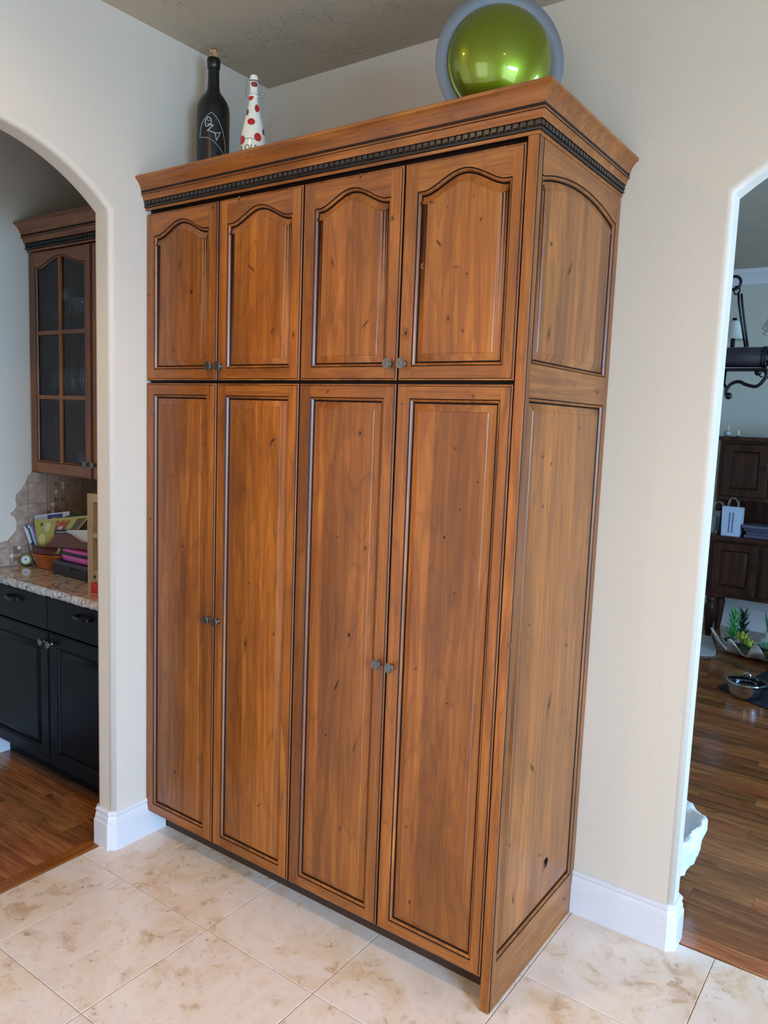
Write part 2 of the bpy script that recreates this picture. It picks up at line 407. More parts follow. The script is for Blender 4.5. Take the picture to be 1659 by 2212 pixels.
# natural knots of the wood: plane, centre (u, v), half-length vector, half-width vector, metres
KNOTS=[('y',-1.356,2.197,0.009,0.026,0.005,-0.001),('y',-1.294,2.1,-0.008,0.01,0.003,0.002),('y',-1.293,2.098,0.009,0.008,0.003,-0.001),('y',-1.285,1.956,0.003,0.008,0.004,-0.001),
('y',-1.389,1.896,-0.011,0.01,0.005,0.002),('y',-1.187,2.37,-0.007,0.004,0.005,0.005),('y',-1.239,2.365,0.0,0.002,0.003,0.0),('y',-1.061,2.381,0.0,0.006,0.005,0.0),
('y',-1.004,2.158,-0.015,0.013,0.002,0.001),('y',-0.899,1.954,0.01,0.008,0.003,-0.001),('y',-0.808,1.935,0.0,0.007,0.004,0.0),('y',-1.525,2.102,0.0,0.005,0.005,0.0),
('y',-1.462,1.802,0.0,0.002,0.003,0.0),('y',-0.559,2.377,0.004,0.007,0.003,-0.002),('y',-0.439,2.248,0.0,0.006,0.005,0.0),('y',-0.658,2.144,-0.003,0.015,0.004,0.0),
('y',-0.524,1.959,0.014,0.012,0.002,-0.001),('y',-0.742,1.984,0.0,0.004,0.003,0.0),('y',-0.314,2.277,-0.001,0.005,0.009,-0.001),('y',-0.282,2.165,-0.007,0.008,0.002,0.002),
('y',-0.335,2.108,0.0,0.006,0.005,-0.001),('y',-0.189,2.076,0.0,0.003,0.003,0.0),('y',-0.225,2.096,0.0,0.002,0.009,-0.001),('y',-0.241,1.961,0.002,0.007,0.004,-0.002),
('y',-0.193,1.926,-0.001,0.004,0.003,0.0),('y',-0.154,2.213,0.003,0.006,0.002,0.0),('y',-0.378,1.925,0.002,0.012,0.009,-0.001),('y',-0.34,1.953,0.0,0.003,0.003,0.0),
('y',-0.263,1.881,0.0,0.002,0.002,0.0),('y',-0.26,2.257,0.0,0.002,0.002,0.0),('y',-0.179,2.276,0.0,0.002,0.002,0.0),('y',-0.016,1.921,0.0,0.003,0.006,-0.001),
('y',-1.318,1.587,0.0,0.003,0.004,0.0),('y',-1.388,1.445,0.001,0.005,0.005,0.0),('y',-1.333,1.19,0.001,0.012,0.007,0.001),('y',-1.29,0.864,0.0,0.003,0.004,0.001),
('y',-1.412,0.532,0.0,0.004,0.005,0.001),('y',-1.367,0.31,0.003,0.016,0.008,0.002),('y',-1.517,1.273,0.0,0.007,0.006,0.001),('y',-0.893,1.594,0.008,0.014,0.003,0.0),
('y',-0.882,1.601,0.01,0.005,0.001,-0.001),('y',-0.986,1.105,0.0,0.003,0.004,0.0),('y',-0.867,0.951,0.0,0.005,0.003,0.001),('y',-1.066,0.617,-0.002,0.003,0.009,0.005),
('y',-0.837,0.52,0.0,0.005,0.01,0.003),('y',-0.753,0.563,0.0,0.009,0.006,0.002),('y',-0.919,0.326,0.011,0.009,0.001,-0.001),('y',-1.0,0.892,-0.001,0.02,0.006,0.002),
('y',-0.53,1.636,0.003,0.007,0.008,-0.002),('y',-0.623,1.561,-0.001,0.005,0.002,0.001),('y',-0.607,1.311,0.0,0.006,0.005,0.001),('y',-0.497,1.29,0.0,0.007,0.005,0.0),
('y',-0.568,1.382,0.0,0.004,0.002,0.0),('y',-0.605,1.041,0.0,0.004,0.004,0.001),('y',-0.548,1.009,-0.004,0.008,0.002,0.001),('y',-0.548,1.009,0.006,0.009,0.002,-0.001),
('y',-0.591,0.835,0.005,0.014,0.002,0.0),('y',-0.66,1.759,0.007,0.006,0.002,-0.001),('y',-0.198,1.606,-0.006,0.008,0.002,0.001),('y',-0.123,1.519,0.0,0.004,0.003,0.0),
('y',-0.173,1.44,0.003,0.006,0.002,-0.001),('y',-0.22,1.356,0.0,0.007,0.008,0.001),('y',-0.126,1.323,-0.007,0.007,0.001,0.0),('y',-0.18,1.202,0.004,0.006,0.002,-0.001),
('y',-0.305,1.252,0.0,0.003,0.001,0.0),('y',-0.296,0.957,0.0,0.003,0.003,0.001),('y',-0.15,1.751,0.0,0.005,0.004,0.0),('y',-0.382,1.726,-0.001,0.002,0.005,0.001),
('y',-0.649,0.691,-0.008,0.003,0.002,0.003),('y',-0.63,0.661,0.0,0.009,0.007,0.002),('y',-0.512,0.654,0.006,0.02,0.002,0.0),('y',-0.558,0.367,-0.001,0.009,0.004,0.002),
('y',-0.185,0.879,0.003,0.005,0.003,-0.001),('y',-0.189,0.553,0.0,0.004,0.004,0.001),('y',-0.306,0.462,0.0,0.003,0.005,0.002),('y',-0.283,0.228,0.0,0.006,0.003,0.001),
('y',-0.594,0.833,0.007,0.017,0.002,0.0),('x',0.115,2.158,-0.001,0.005,0.006,0.001),('x',0.247,2.11,0.016,0.022,0.008,0.0),('x',0.136,1.926,0.005,0.017,0.007,0.0),
('x',0.335,1.801,-0.001,0.003,0.005,0.0),('x',0.526,1.79,-0.002,0.006,0.013,0.001),('x',0.143,1.592,0.001,0.005,0.006,0.0),('x',0.206,1.572,0.0,0.004,0.004,0.0),
('x',0.401,1.674,-0.001,0.004,0.003,0.0),('x',0.165,1.453,0.0,0.004,0.004,0.0),('x',0.412,0.997,-0.002,0.008,0.007,-0.001),('x',0.002,1.086,0.0,0.005,0.006,-0.001),
('x',0.305,0.836,0.009,0.03,0.007,-0.003),('x',0.501,0.676,-0.001,0.006,0.005,-0.002),('x',0.207,0.666,-0.012,0.016,0.008,-0.001),('x',0.355,0.292,0.009,0.014,0.011,-0.007),
('x',0.124,1.12,0.0,0.004,0.005,-0.001),('x',0.127,0.288,0.0,0.012,0.005,-0.003),('x',0.359,0.296,0.006,0.009,0.009,-0.006),('x',0.081,0.479,0.0,0.005,0.004,-0.001),
('x',0.308,0.342,0.005,0.001,0.003,-0.003),('x',0.543,0.078,0.005,0.003,0.007,-0.005)]
# ============================================================ setting
W = 1.543; D = .618; ZC = 3.04; YJ = -.152
def arch_wall(name, P, u0, u1, zt, j0, j1, spring, rad, thick, m, bev=.018, label=None):
    """wall slab in (u,z) with an arched opening down to the floor, bullnosed edges"""
    a = (j1-j0)/2; c = (j0+j1)/2; N = 32; hh = math.sqrt(rad*rad-a*a)
    arc = [(c+a*(1-2*i/N), spring+math.sqrt(max(0, rad*rad-(a*(1-2*i/N))**2))-hh) for i in range(N+1)]
    poly = [(u0, 0), (j0, 0)]+arc[::-1]+[(j1, 0), (u1, 0), (u1, zt), (u0, zt)]
    bm = bmesh.new(); n = len(poly)
    A = [bm.verts.new(P(u, v, 0)) for u, v in poly]; B = [bm.verts.new(P(u, v, thick)) for u, v in poly]
    bm.faces.new(A); bm.faces.new(B[::-1])
    for i in range(n): bm.faces.new((A[i], B[i], B[(i+1) % n], A[(i+1) % n]))
    bmesh.ops.recalc_face_normals(bm, faces=bm.faces)
    ed = []
    for S_ in (A, B):
        for i in range(1, len(arc)+2):
            e = bm.edges.get((S_[i], S_[i+1]))
            if e: ed.append(e)
    r = bmesh.ops.bevel(bm, geom=ed, offset=bev, segments=4, profile=.5, affect='EDGES')
    for f in r['faces']: f.smooth = True
    me = bpy.data.meshes.new(name); bm.to_mesh(me); bm.free(); me.materials.append(m)
    o = bpy.data.objects.new(name, me); COL.objects.link(o); WM[name] = Matrix()
    return structure(o, label, 'wall')
arch_wall('wall_left', lambda u, v, w: (-W-w, u, v), -5.0, .618, ZC, -1.09, YJ, 2.37, .68, .097, M_WALL, label='pale wall with a rounded archway, left of the tall wooden cabinet')
arch_wall('wall_back', lambda u, v, w: (u, D+w, v), -W-.097, 4.2, ZC, .333, 1.56, 2.372, 1.0, .094, M_WALL, label='beige wall behind and to the right of the tall cabinet')
def wbox(name, a, b, m=M_WALL, label=None):
    mb = MB(); mb.box(a, b); return structure(mb.build(name, m), label, 'wall')
# kitchen side and front walls with window openings
mb = MB()
for a, b in (((4.2, -5, 0), (4.34, -4.0, ZC)), ((4.2, -1.4, 0), (4.34, .712, ZC)), ((4.2, -4.0, 0), (4.34, -1.4, .15)), ((4.2, -4.0, 2.4), (4.34, -1.4, ZC))): mb.box(a, b)
structure(mb.build('wall_right', M_WALL))
mb = MB()
for a, b in (((-1.64, -5.14, 0), (.1, -5, ZC)), ((2.3, -5.14, 0), (4.34, -5, ZC)), ((.1, -5.14, 0), (2.3, -5, .4)), ((.1, -5.14, 2.6), (2.3, -5, ZC))): mb.box(a, b)
structure(mb.build('wall_front', M_WALL))
def window(name, P, u0, u1, v0, v1, nu, nv):
    mb = MB(); f = .06
    def bar(a, b, c, d): mb.prism([(a, c), (b, c), (b, d), (a, d)], P, .03, .09)
    bar(u0, u1, v0, v0+f); bar(u0, u1, v1-f, v1); bar(u0, u0+f, v0, v1); bar(u1-f, u1, v0, v1)
    for i in range(1, nu):
        x = u0+(u1-u0)*i/nu; bar(x-.022, x+.022, v0, v1)
    for i in range(1, nv):
        z = v0+(v1-v0)*i/nv; bar(u0, u1, z-.022, z+.022)
    return structure(mb.build(name, M_TRIM))
window('window_1', lambda u, v, w: (4.2+w, u, v), -4.0, -1.4, .15, 2.4, 2, 2)
window('window_2', lambda u, v, w: (u, -5-w, v), .1, 2.3, .4, 2.6, 2, 2)
# dining room
wbox('wall_dining_back', (-1.4, 5.3, 0), (4.34, 5.4, ZC), M_WALLD, 'grey green wall at the far end of the room beyond the right archway')
wbox('wall_dining_left', (-1.4, .712, 0), (-1.3, 5.3, ZC), M_WALLD)
mb = MB()
for a, b in (((4.2, .712, 0), (4.34, .85, ZC)), ((4.2, 2.65, 0), (4.34, 5.3, ZC)), ((4.2, .85, 0), (4.34, 2.65, .5)), ((4.2, .85, 2.7), (4.34, 2.65, ZC))): mb.box(a, b)
structure(mb.build('wall_dining_right', M_WALLD))
window('window_3', lambda u, v, w: (4.2+w, u, v), .85, 2.65, .5, 2.7, 2, 2)
# pantry passage
wbox('wall_pantry_left', (-2.8, -3.0, 0), (-2.7, .68, ZC), M_WALL, 'wall at the end of the side room through the left archway')
wbox('wall_pantry_back', (-2.7, .60, 0), (-1.64, .68, ZC), M_WALL)
wbox('wall_pantry_front', (-2.8, -3.1, 0), (-1.64, -3.0, ZC), M_WALL)
mb = MB(); mb.box((-2.8, -5.14, ZC), (4.34, 5.4, ZC+.1)); c_ = structure(mb.build('ceiling', M_CEIL), 'textured greige ceiling', 'ceiling')
# ceiling cans
for cx_, cy_, pw in CANS:
    c = thing('recessed_light', 'white recessed ceiling downlight, '+('left' if cx_ < 0 else 'middle' if cx_ < 2 else 'window side')+' one of the row '+('nearer to' if cy_ > -2 else 'farther from')+' the cabinet', 'light', (cx_, cy_, ZC), 'recessed ceiling lights')
    mb = MB(); mb.lathe([(.052, -.001), (.056, -.012), (.085, -.010), (.092, -.001)], (cx_, cy_, ZC), n=28); mb.build('trim_ring', M_TRIM, c)

# floor: travertine tiles in kitchen
mb = MB(); mb.box((-1.602, -5.0, -.06), (4.2, .671, -.0035)); mb.box((-W-.097, -5, -.06), (-1.602, -1.12, -.0035))
floor = structure(mb.build('floor', M_GROUT), 'cream travertine tile floor in front of the tall cabinet', 'floor')
S_ = .457; gx = [.465+S_*i for i in range(-5, 9)]; gy = [.212+S_*i for i in range(-12, 2)]
cache = {}
for i in range(len(gx)-1):
    for j in range(len(gy)-1):
        x0, x1, y0, y1 = max(gx[i], -1.602), min(gx[i+1], 4.2), max(gy[j], -5.0), min(gy[j+1], .671)
        if x1-x0 < .03 or y1-y0 < .03: continue
        key = (round(x1-x0, 4), round(y1-y0, 4))
        if key not in cache:
            hx, hy = key[0]/2-.0013, key[1]/2-.0013; b = .0012; mb = MB()
            mb.loft([[(-hx, -hy, -.01), (hx, -hy, -.01), (hx, hy, -.01), (-hx, hy, -.01)], [(-hx, -hy, -b), (hx, -hy, -b), (hx, hy, -b), (-hx, hy, -b)],
                     [(-hx+b, -hy+b, 0), (hx-b, -hy+b, 0), (hx-b, hy-b, 0), (-hx+b, hy-b, 0)]], 0, False, True, False, True)
            o = mb.build('tile', M_TRAV, floor); cache[key] = o
        else:
            o = cache[key].copy(); COL.objects.link(o)
        o.location = ((x0+x1)/2, (y0+y1)/2, 0)
# wood floors
def planks(parent, x0, x1, y0, y1, xs=None, axis=0):
    y = y0; rnd = random.Random(int(x0*100)+5)
    while y < y1-.02:
        w_ = min(rnd.choice((.057, .083, .108, .083)), y1-y); x = x0-rnd.random()*.6
        while x < x1:
            L = rnd.uniform(.35, 1.25); a = max(x, x0); b = min(x+L, x1); x += L
            if b-a < .02: continue
            hx, hy = (b-a)/2-.0005, w_/2-.0006; bv = .0008; mb = MB()
            mb.loft([[(-hx, -hy, -.012), (hx, -hy, -.012), (hx, hy, -.012), (-hx, hy, -.012)], [(-hx, -hy, -bv), (hx, -hy, -bv), (hx, hy, -bv), (-hx, hy, -bv)],
                     [(-hx+bv, -hy+bv, 0), (hx-bv, -hy+bv, 0), (hx-bv, hy-bv, 0), (-hx+bv, hy-bv, 0)]], 0, False, True, False, True)
            o = mb.build('plank', M_PLANK, parent, fix=False); o.location = ((a+b)/2, y+w_/2, 0)
        y += w_
mb = MB(); mb.box((-1.3, .674, -.06), (4.2, 5.3, -.004)); fd = structure(mb.build('floor', M_PGAP), 'dark hardwood floor beyond the right archway', 'floor')
planks(fd, -1.3, 1.55, .674, 5.3)
mb = MB(); y = .674; rnd = random.Random(3)
while y < 5.3:
    x = 1.55
    while x < 4.2:
        L = rnd.uniform(.5, 1.2); mb.box((x, y, -.012), (min(x+L, 4.2)-.001, min(y+.0835, 5.3), 0)); x += L
    y += .0845
o = mb.build('plank', M_PLANK, fd); o['kind'] = 'stuff'
mb = MB(); mb.box((-2.7, -3.0, -.06), (-1.604, .60, -.004)); fp = structure(mb.build('floor', M_PGAP), 'hardwood floor through the left archway', 'floor')
planks(fp, -2.7, -1.664, -1.8, .10)
mb = MB()
for k in range(15): mb.box((-2.7, -3.0+k*.08, -.012), (-1.664, -3.0+k*.08+.079, 0))
o = mb.build('plank', M_PLANK, fp); o['kind'] = 'stuff'
mb = MB(); mb.box((-1.662, -1.10, -.01), (-1.604, YJ-.002, .003)); ts = mb.build('threshold_strip', M_WY, bevel=.002); structure(ts, 'oak threshold strip between tile and hardwood in the left archway', 'threshold')

# baseboards
BB = [(0, .151), (.008, .1495), (.013, .145), (.0135, .139), (.010, .134), (.010, .131), (.012, .128), (.0145, .120), (.0155, .108), (.0155, .105), (.0185, .1035), (.0195, .100), (.0195, 0), (0, 0)]
c = .015
def bboard(name, path, label=None, prof=BB):
    mb = MB(); sweep(mb, path, prof); return structure(mb.build(name, M_TRIM), label, 'baseboard')
bboard('baseboard_left', [(-W-.097, -.055), (-W-.097, YJ+c), (-W-.097+c, YJ), (-W-c, YJ), (-W, YJ+c), (-W, .086)], 'white baseboard wrapping the foot of the left arch pier')
bboard('baseboard_left', [(-W, -5), (-W, -1.09-c), (-W-c, -1.09), (-W-.097+c, -1.09), (-W-.097, -1.09-c), (-W-.097, -3)])
bboard('baseboard_back', [(.0005, D), (.333-c, D), (.333, D+c), (.333, D+.094-c), (.333-c, D+.094), (-1.3, D+.094)], 'white baseboard on the wall right of the tall cabinet')
bboard('baseboard_back', [(4.2, D+.094), (1.56+c, D+.094), (1.56, D+.094-c), (1.56, D+c), (1.56+c, D), (4.2, D)])
bboard('baseboard_pantry', [(-2.7, -3), (-2.7, .068)], 'white baseboard running under the black base cabinets')
bboard('baseboard_dining', [(-1.3, 5.3), (4.2, 5.3)], 'tall white baseboard behind the dark hutch', [(0, .19), (.012, .188), (.016, .18), (.016, .135), (.022, .13), (.022, 0), (0, 0)])
mb = MB(); mb.box((-1.3, 5.288, .19), (4.2, 5.3, .95)); structure(mb.build('trim_1', M_TRIM), 'white wainscot panel behind the hutch', 'trim')
mb = MB(); sweep(mb, [(-1.3, 5.3), (4.2, 5.3)], [(0, 2.925), (.012, 2.925), (.016, 2.945), (.05, 2.99), (.075, 3.01), (.08, 3.04), (0, 3.04)]); structure(mb.build('trim_2', M_TRIM), 'white crown moulding on the far wall', 'trim')

# ============================================================ tall cabinet
cab = thing('pantry_cabinet', 'tall four-door knotty alder cabinet with crown moulding and raised panels', 'cabinet', (-.77, .3, 0))
mb = MB(); mb.box((-1.541, .0215, .099), (-.031, D-.002, 2.495)); mb.build('carcass', M_GLAZE, cab)
mb = MB(); mb.box((-1.541, .09, .0005), (-.031, .11, .099)); mb.build('toe_kick', mat('toe_kick_brown', srgb(60, 38, 26), .5), cab)
mb = MB(); mb.box((-.0295, -.0005, .0005), (-.0008, .0055, 2.402)); mb.build('corner_stile', M_WV, cab, bevel=.0015)
mb = MB(); mb.box((-.0295, .0055, .0005), (-.0145, D-.002, 2.402)); mb.build('end_backing', M_GLAZE, cab)
KX = {1: -1.182, 2: -1.135, 3: -.426, 4: -.378}
KN = KNOTS
def kn_in(pl, a, b, c, d): return [k[1:] for k in KN if k[0] == pl and a <= k[1] < b and c <= k[2] < d]
def put_knots(P, pl, rect, op, mbf, mbp):
    a0, a1, b0, b1, amp, kind = op
    for k in kn_in(pl, *rect):
        u, v = k[0], k[1]; top = b1+(amp*arch_h((u-(a0+a1)/2)/((a1-a0)/2), kind) if amp else 0)
        d = min(u-a0, a1-u, v-b0, top-v)
        if d > .012: knot(mbp, P, k, depth_at(d)-.0003, 3, 4)
        elif d < -.002: knot(mbf, P, k, -.0003, 3, 4)
MATS = [M_WV, M_WX, M_GLAZE, M_KNOT, M_HALO]
doors = [(-1.541, -1.1605, -1.498, -1.206), (-1.1575, -.7805, -1.115, -.822), (-.7775, -.4045, -.732, -.447), (-.4015, -.0325, -.357, -.067)]
def knob(parent, x, y, z, r=.0158, depth=.025, m=M_PEWTER):
    mb = MB(); mb.lathe([(.0, 0), (.009, 0), (.0085, .003), (.005, .008), (.005, depth-.011), (r*.55, depth-.007), (r*.97, depth-.0045), (r*1.02, depth-.0025), (r*.93, depth-.0004), (r*.86, depth-.0012), (r*.45, depth-.0004), (0, depth)], (x, y, z), (0, -1, 0), 24)
    return mb.build('knob', m, parent)
for i, (x0, x1, a0, a1) in enumerate(doors):
    for up in (1, 0):
        z0, z1 = (1.7915, 2.3895) if up else (.0985, 1.7835)
        op = (a0, a1, 1.832, 2.309, .044, 'door') if up else (a0, a1, .137, 1.742, 0, '')
        mb = MB(); mp = MB(); framing(mb, PX(), x0, x1, z0, z1, [op]); panel(mp, PX(), op)
        put_knots(PX(), 'y', (x0, x1, z0, z1), op, mb, mp)
        dr = mb.build('door', MATS, cab, fix=False); mp.build('raised_panel', MATS, dr, fix=False)
        knob(dr, KX[i+1], 0, 1.84 if up else .946)
# right end: frame and two raised panels
opl = (.030, .584, .147, 1.751, 0, ''); opu = (.034, .583, 1.838, 2.314, .037, 'side')
SM = [M_WV, M_WY, M_GLAZE, M_KNOT, M_HALO]
mb = MB(); m1 = MB(); m2 = MB()
framing(mb, PS(), .0068, D-.001, .0005, 2.402, [opl, opu], edge=.0015, w_back=0)
panel(m1, PS(), opl); panel(m2, PS(), opu)
put_knots(PS(), 'x', (0, D, 0, 1.78), opl, mb, m1); put_knots(PS(), 'x', (0, D, 1.81, 2.4), opu, mb, m2)
for k in kn_in('x', 0, D, 1.78, 1.81): knot(mb, PS(), k, -.0003, 3, 4)
ef = mb.build('end_frame', SM, cab, fix=False); m1.build('raised_panel', SM, ef, fix=False); m2.build('raised_panel', SM, ef, fix=False)
# crown
CP = [(0, 2.4005), (.003, 2.4005), (.0042, 2.404), (.0036, 2.409), (.0022, 2.4105), (.0075, 2.4105), (.0098, 2.414), (.0075, 2.4185), (.006, 2.4195), (.006, 2.4335), (.0128, 2.4335), (.0135, 2.437), (.0145, 2.444), (.0185, 2.4505), (.0195, 2.452), (.0222, 2.4535), (.0228, 2.456), (.0212, 2.4585), (.0222, 2.466), (.0258, 2.4785), (.0315, 2.489), (.0375, 2.4965), (.0425, 2.5005), (.0462, 2.5025), (.0468, 2.5105), (.0455, 2.512), (0, 2.512)]
CM = [0]*3+[1, 2, 2, 2, 1, 2, 1]+[0]*4+[1]+[0]*2+[1]+[0]*9
def crown(parent, path, P_, dentpaths, mats, dz=0, sc=1):
    mb = MB(); pr = [(o*sc, 2.4005+(z-2.4005)*(1+.3*(sc-1))+dz) for o, z in CP]; sweep(mb, path, pr, matseq=CM[:len(CP)-1]); cr = mb.build('crown_moulding', mats, parent)
    first = None
    mb = MB(); h = .0074; mb.box((-h, -.0045, 0), (h, .0005, .0125)); 
    for (ax, ay), (bx, by), nx, ny in dentpaths:
        L = math.hypot(bx-ax, by-ay); n = int(L/.0205); rot = math.atan2(ny, nx)+PI/2
        for i in range(n):
            t_ = (i+.5)/n
            if first is None: first = o = mb.build('dentil', mats[2], cr, bevel=.0012, seg=1)
            else: o = first.copy(); COL.objects.link(o)
            o.location = (ax+(bx-ax)*t_+nx*.0065*sc, ay+(by-ay)*t_+ny*.0065*sc, 2.4202+.0027*(sc > 1)+dz); o.rotation_euler = (0, 0, rot)
    return cr
crown(cab, [(-W+.001, 0), (0, 0), (0, D-.001)], None, [((-W, 0), (.011, 0), 0, -1), ((0, -.011), (0, D), 1, 0)], [M_WX, M_GLAZE, M_BLACKW])
mb = MB(); mb.box((-W+.001, -.03, 2.4965), (.03, D-.001, 2.509)); mb.build('top_board', M_WX, cab)

# ============================================================ upper glass cabinet in the side room
XL = -2.699; XR = -1.6415
uc = thing('glass_wall_cabinet', 'wall cabinet with arched glass doors above the granite counter, through the left archway', 'cabinet', (-2.17, .4, 1.36))
mb = MB()
mb.box((XL, .2305, 1.365), (XL+.018, .598, 2.40)); mb.box((XR-.018, .2305, 1.365), (XR, .598, 2.40)); mb.box((XL, .2305, 1.365), (XR, .598, 1.383)); mb.box((XL, .2305, 2.382), (XR, .598, 2.40)); mb.box((XL, .585, 1.365), (XR, .598, 2.40))
mb.box((-2.205, .2305, 1.365), (-2.187, .27, 2.40)); mb.build('carcass', M_WV, uc)
for z in (1.716, 2.128):
    mb = MB(); mb.box((XL+.019, .275, z-.016), (XR-.019, .584, z)); mb.build('shelf', M_WX, uc)
for x0, x1, a0, a1 in ((XL+.002, -2.1975, -2.640, -2.243), (-2.1945, XR-.002, -2.138, -1.70)):
    P = PX(.2095); mb = MB(); op = (a0, a1, 1.418, 2.327, .044, 'door'); framing(mb, P, x0, x1, 1.363, 2.3985, [op], back=False)
    d_ = mb.build('door', MATS, uc, fix=False)
    o = outline(a0, a1, 1.418, 2.327, .044, 'door'); gp = offset(o, .009)
    mb = MB(); mb.add([P(u, v, .010) for u, v in gp], [tuple(range(len(gp)))], 0); mb.build('glass_pane', M_GLASS, d_, fix=False)
    c_x = (a0+a1)/2
    mb = MB(); mb.prism([(c_x-.009, 1.422), (c_x+.009, 1.422), (c_x+.009, 2.366), (c_x-.009, 2.366)], P, .0005, .014)
    mb.build('muntin', M_WV, d_, bevel=.002)
    for z in (1.727, 2.024):
        mb = MB(); mb.prism([(a0+.004, z-.009), (a1-.004, z-.009), (a1-.004, z+.009), (a0+.004, z+.009)], P, .001, .0135); mb.build('muntin', M_WX, d_, bevel=.002)
    knob(d_, -2.222 if x0 < -2.5 else -2.168, .2095, 1.43, m=M_PEWTER)
crown(uc, [(XL, .2095), (XR, .2095)], None, [((XL, .2095), (XR, .2095), 0, -1)], [M_WX, M_GLAZE, M_BLACKW], sc=1.45)
mb = MB(); mb.box((XL, .21, 2.4965), (XR, .598, 2.509)); mb.build('top_board', M_WX, uc)

# base cabinets
bc = thing('base_cabinet', 'black painted base cabinet with two drawers and two doors under the granite counter', 'cabinet', (-2.17, .25, 0))
mb = MB(); mb.box((XL, -.0085, .10), (XR, .598, .8765)); mb.build('carcass', M_NAVY, bc)
mb = MB(); mb.box((XL, .07, .0005), (XR, .09, .10)); mb.build('toe_kick', M_NAVY, bc)
for x0, x1 in ((XL+.002, -2.171), (-2.168, XR-.002)):
    P = PX(-.0295); NM = [M_NAVY]*5
    mb = MB(); r = lambda d: [(x0+d, .7195+d), (x1-d, .7195+d), (x1-d, .869-d), (x0+d, .869-d)]
    ring(mb, P, r(.006), 0, r(.002), .0015, 0); ring(mb, P, r(.002), .0015, r(0), .005, 0); ring(mb, P, r(0), .005, r(0), .0205, 0); mb.add([P(u, v, 0) for u, v in r(.006)], [(0, 1, 2, 3)], 0)
    dr = mb.build('drawer', M_NAVY, bc)
    xc = (x0+x1)/2; mb = MB(); hw = .052
    pts = [(xc-hw, -.0295, .822)]+[(xc+hw*math.sin(a), -.0295-.026*math.cos(a)**.5 if math.cos(a) > 0 else -.03, .822) for a in [PI/2*(k/8) for k in range(-7, 8)]]+[(xc+hw, -.0295, .822)]
    rings = [[(p[0], p[1]+dy, p[2]+dz) for dy, dz in ((-.003, -.007), (.003, -.007), (.003, .007), (-.003, .007))] for p in pts]
    mb.loft(rings, 0, False, True, True, True); mb.build('handle', M_IRON, dr, bevel=.0015)
    op = (x0+.058, x1-.058, .168, .655, 0, ''); mb = MB(); mp = MB(); framing(mb, P, x0, x1, .115, .7135, [op]); panel(mp, P, op)
    dd = mb.build('door', NM, bc, fix=False); mp.build('raised_panel', NM, dd, fix=False)
    knob(dd, x1-.028 if x0 < -2.5 else x0+.028, -.0295, .665)
# counter with chiselled front edge
rnd = random.Random(11); mb = MB(); nx = 90; xs = [XL+(XR-XL)*i/nx for i in range(nx+1)]
prof = [(-.048, .914), (-.056, .909), (-.058, .900), (-.057, .888), (-.051, .8785)]
rings = []
for x in xs: rings.append([(x, y+rnd.uniform(-.003, .003), z+rnd.uniform(-.002, .002)*(0 if j in (0,) else 1)) for j, (y, z) in enumerate(prof)])
n = len(prof)
for i in range(nx):
    for j in range(n-1): mb.add([rings[i][j], rings[i+1][j], rings[i+1][j+1], rings[i][j+1]], [(0, 1, 2, 3)], 1)
    mb.add([rings[i][0], rings[i+1][0], (xs[i+1], .5985, .914), (xs[i], .5985, .914)], [(0, 1, 2, 3)], 0)
    mb.add([rings[i][-1], rings[i+1][-1], (xs[i+1], .5985, .8785), (xs[i], .5985, .8785)], [(0, 1, 2, 3)], 1)
for xx, rr in ((xs[0], rings[0]), (xs[-1], rings[-1])): mb.add(rr+[(xx, .5985, .8785), (xx, .5985, .914)], [tuple(range(n+2))], 1)
tag(mb.build('countertop', [M_GRAN, M_GEDGE]), 'brown veined granite countertop with a rough chiselled front edge', 'countertop')

# backsplash of tumbled tiles with a ragged outline on the side wall
RAG = [(.215, 1.3645), (.193, 1.343), (.179, 1.308), (.157, 1.278), (.133, 1.257), (.128, 1.234), (.135, 1.203), (.119, 1.179), (.101, 1.165), (.124, 1.148), (.133, 1.122), (.130, 1.086), (.111, 1.062), (.085, 1.037), (.049, 1.032), (-.05, 1.030), (-.05, .9155), (.583, .9155), (.583, 1.3645)]
def clip(poly, x0, x1, y0, y1):
    def cl(p, ins, cut):
        out = []
        for i in range(len(p)):
            a, b = p[i-1], p[i]
            if ins(b):
                if not ins(a): out.append(cut(a, b))
                out.append(b)
            elif ins(a): out.append(cut(a, b))
        return out
    cx = lambda X: (lambda a, b: (X, a[1]+(b[1]-a[1])*(X-a[0])/(b[0]-a[0]))); cy = lambda Y: (lambda a, b: (a[0]+(b[0]-a[0])*(Y-a[1])/(b[1]-a[1]), Y))
    for ins, cut in ((lambda p: p[0] >= x0, cx(x0)), (lambda p: p[0] <= x1, cx(x1)), (lambda p: p[1] >= y0, cy(y0)), (lambda p: p[1] <= y1, cy(y1))):
        poly = cl(poly, ins, cut)
        if len(poly) < 3: return []
    return poly
bs = thing('backsplash', 'tumbled stone tile backsplash with a ragged carved edge and mosaic insets', 'backsplash', (-2.7, .3, .9155))
PW = lambda u, v, w: (-2.6992+w, u, v)
mb = MB(); mb.prism(RAG, PW, 0, .004); mb.build('grout_bed', M_STONE, bs)
inset = [(.085, .183, .9155, 1.006), (.289, .385, 1.106, 1.208), (.289, .385, 1.215, 1.31)]
def stone(poly, P, t0, t1, m, name='tile'):
    mb = MB(); mb.prism(poly, P, t0, t1); return mb.build(name, m, bs)
ys = [-.0095+.0985*i for i in range(0, 7)]; zs = [.9155, 1.0085, 1.107, 1.2095, 1.311, 1.3645]
ys = [-.05]+ys[0:]
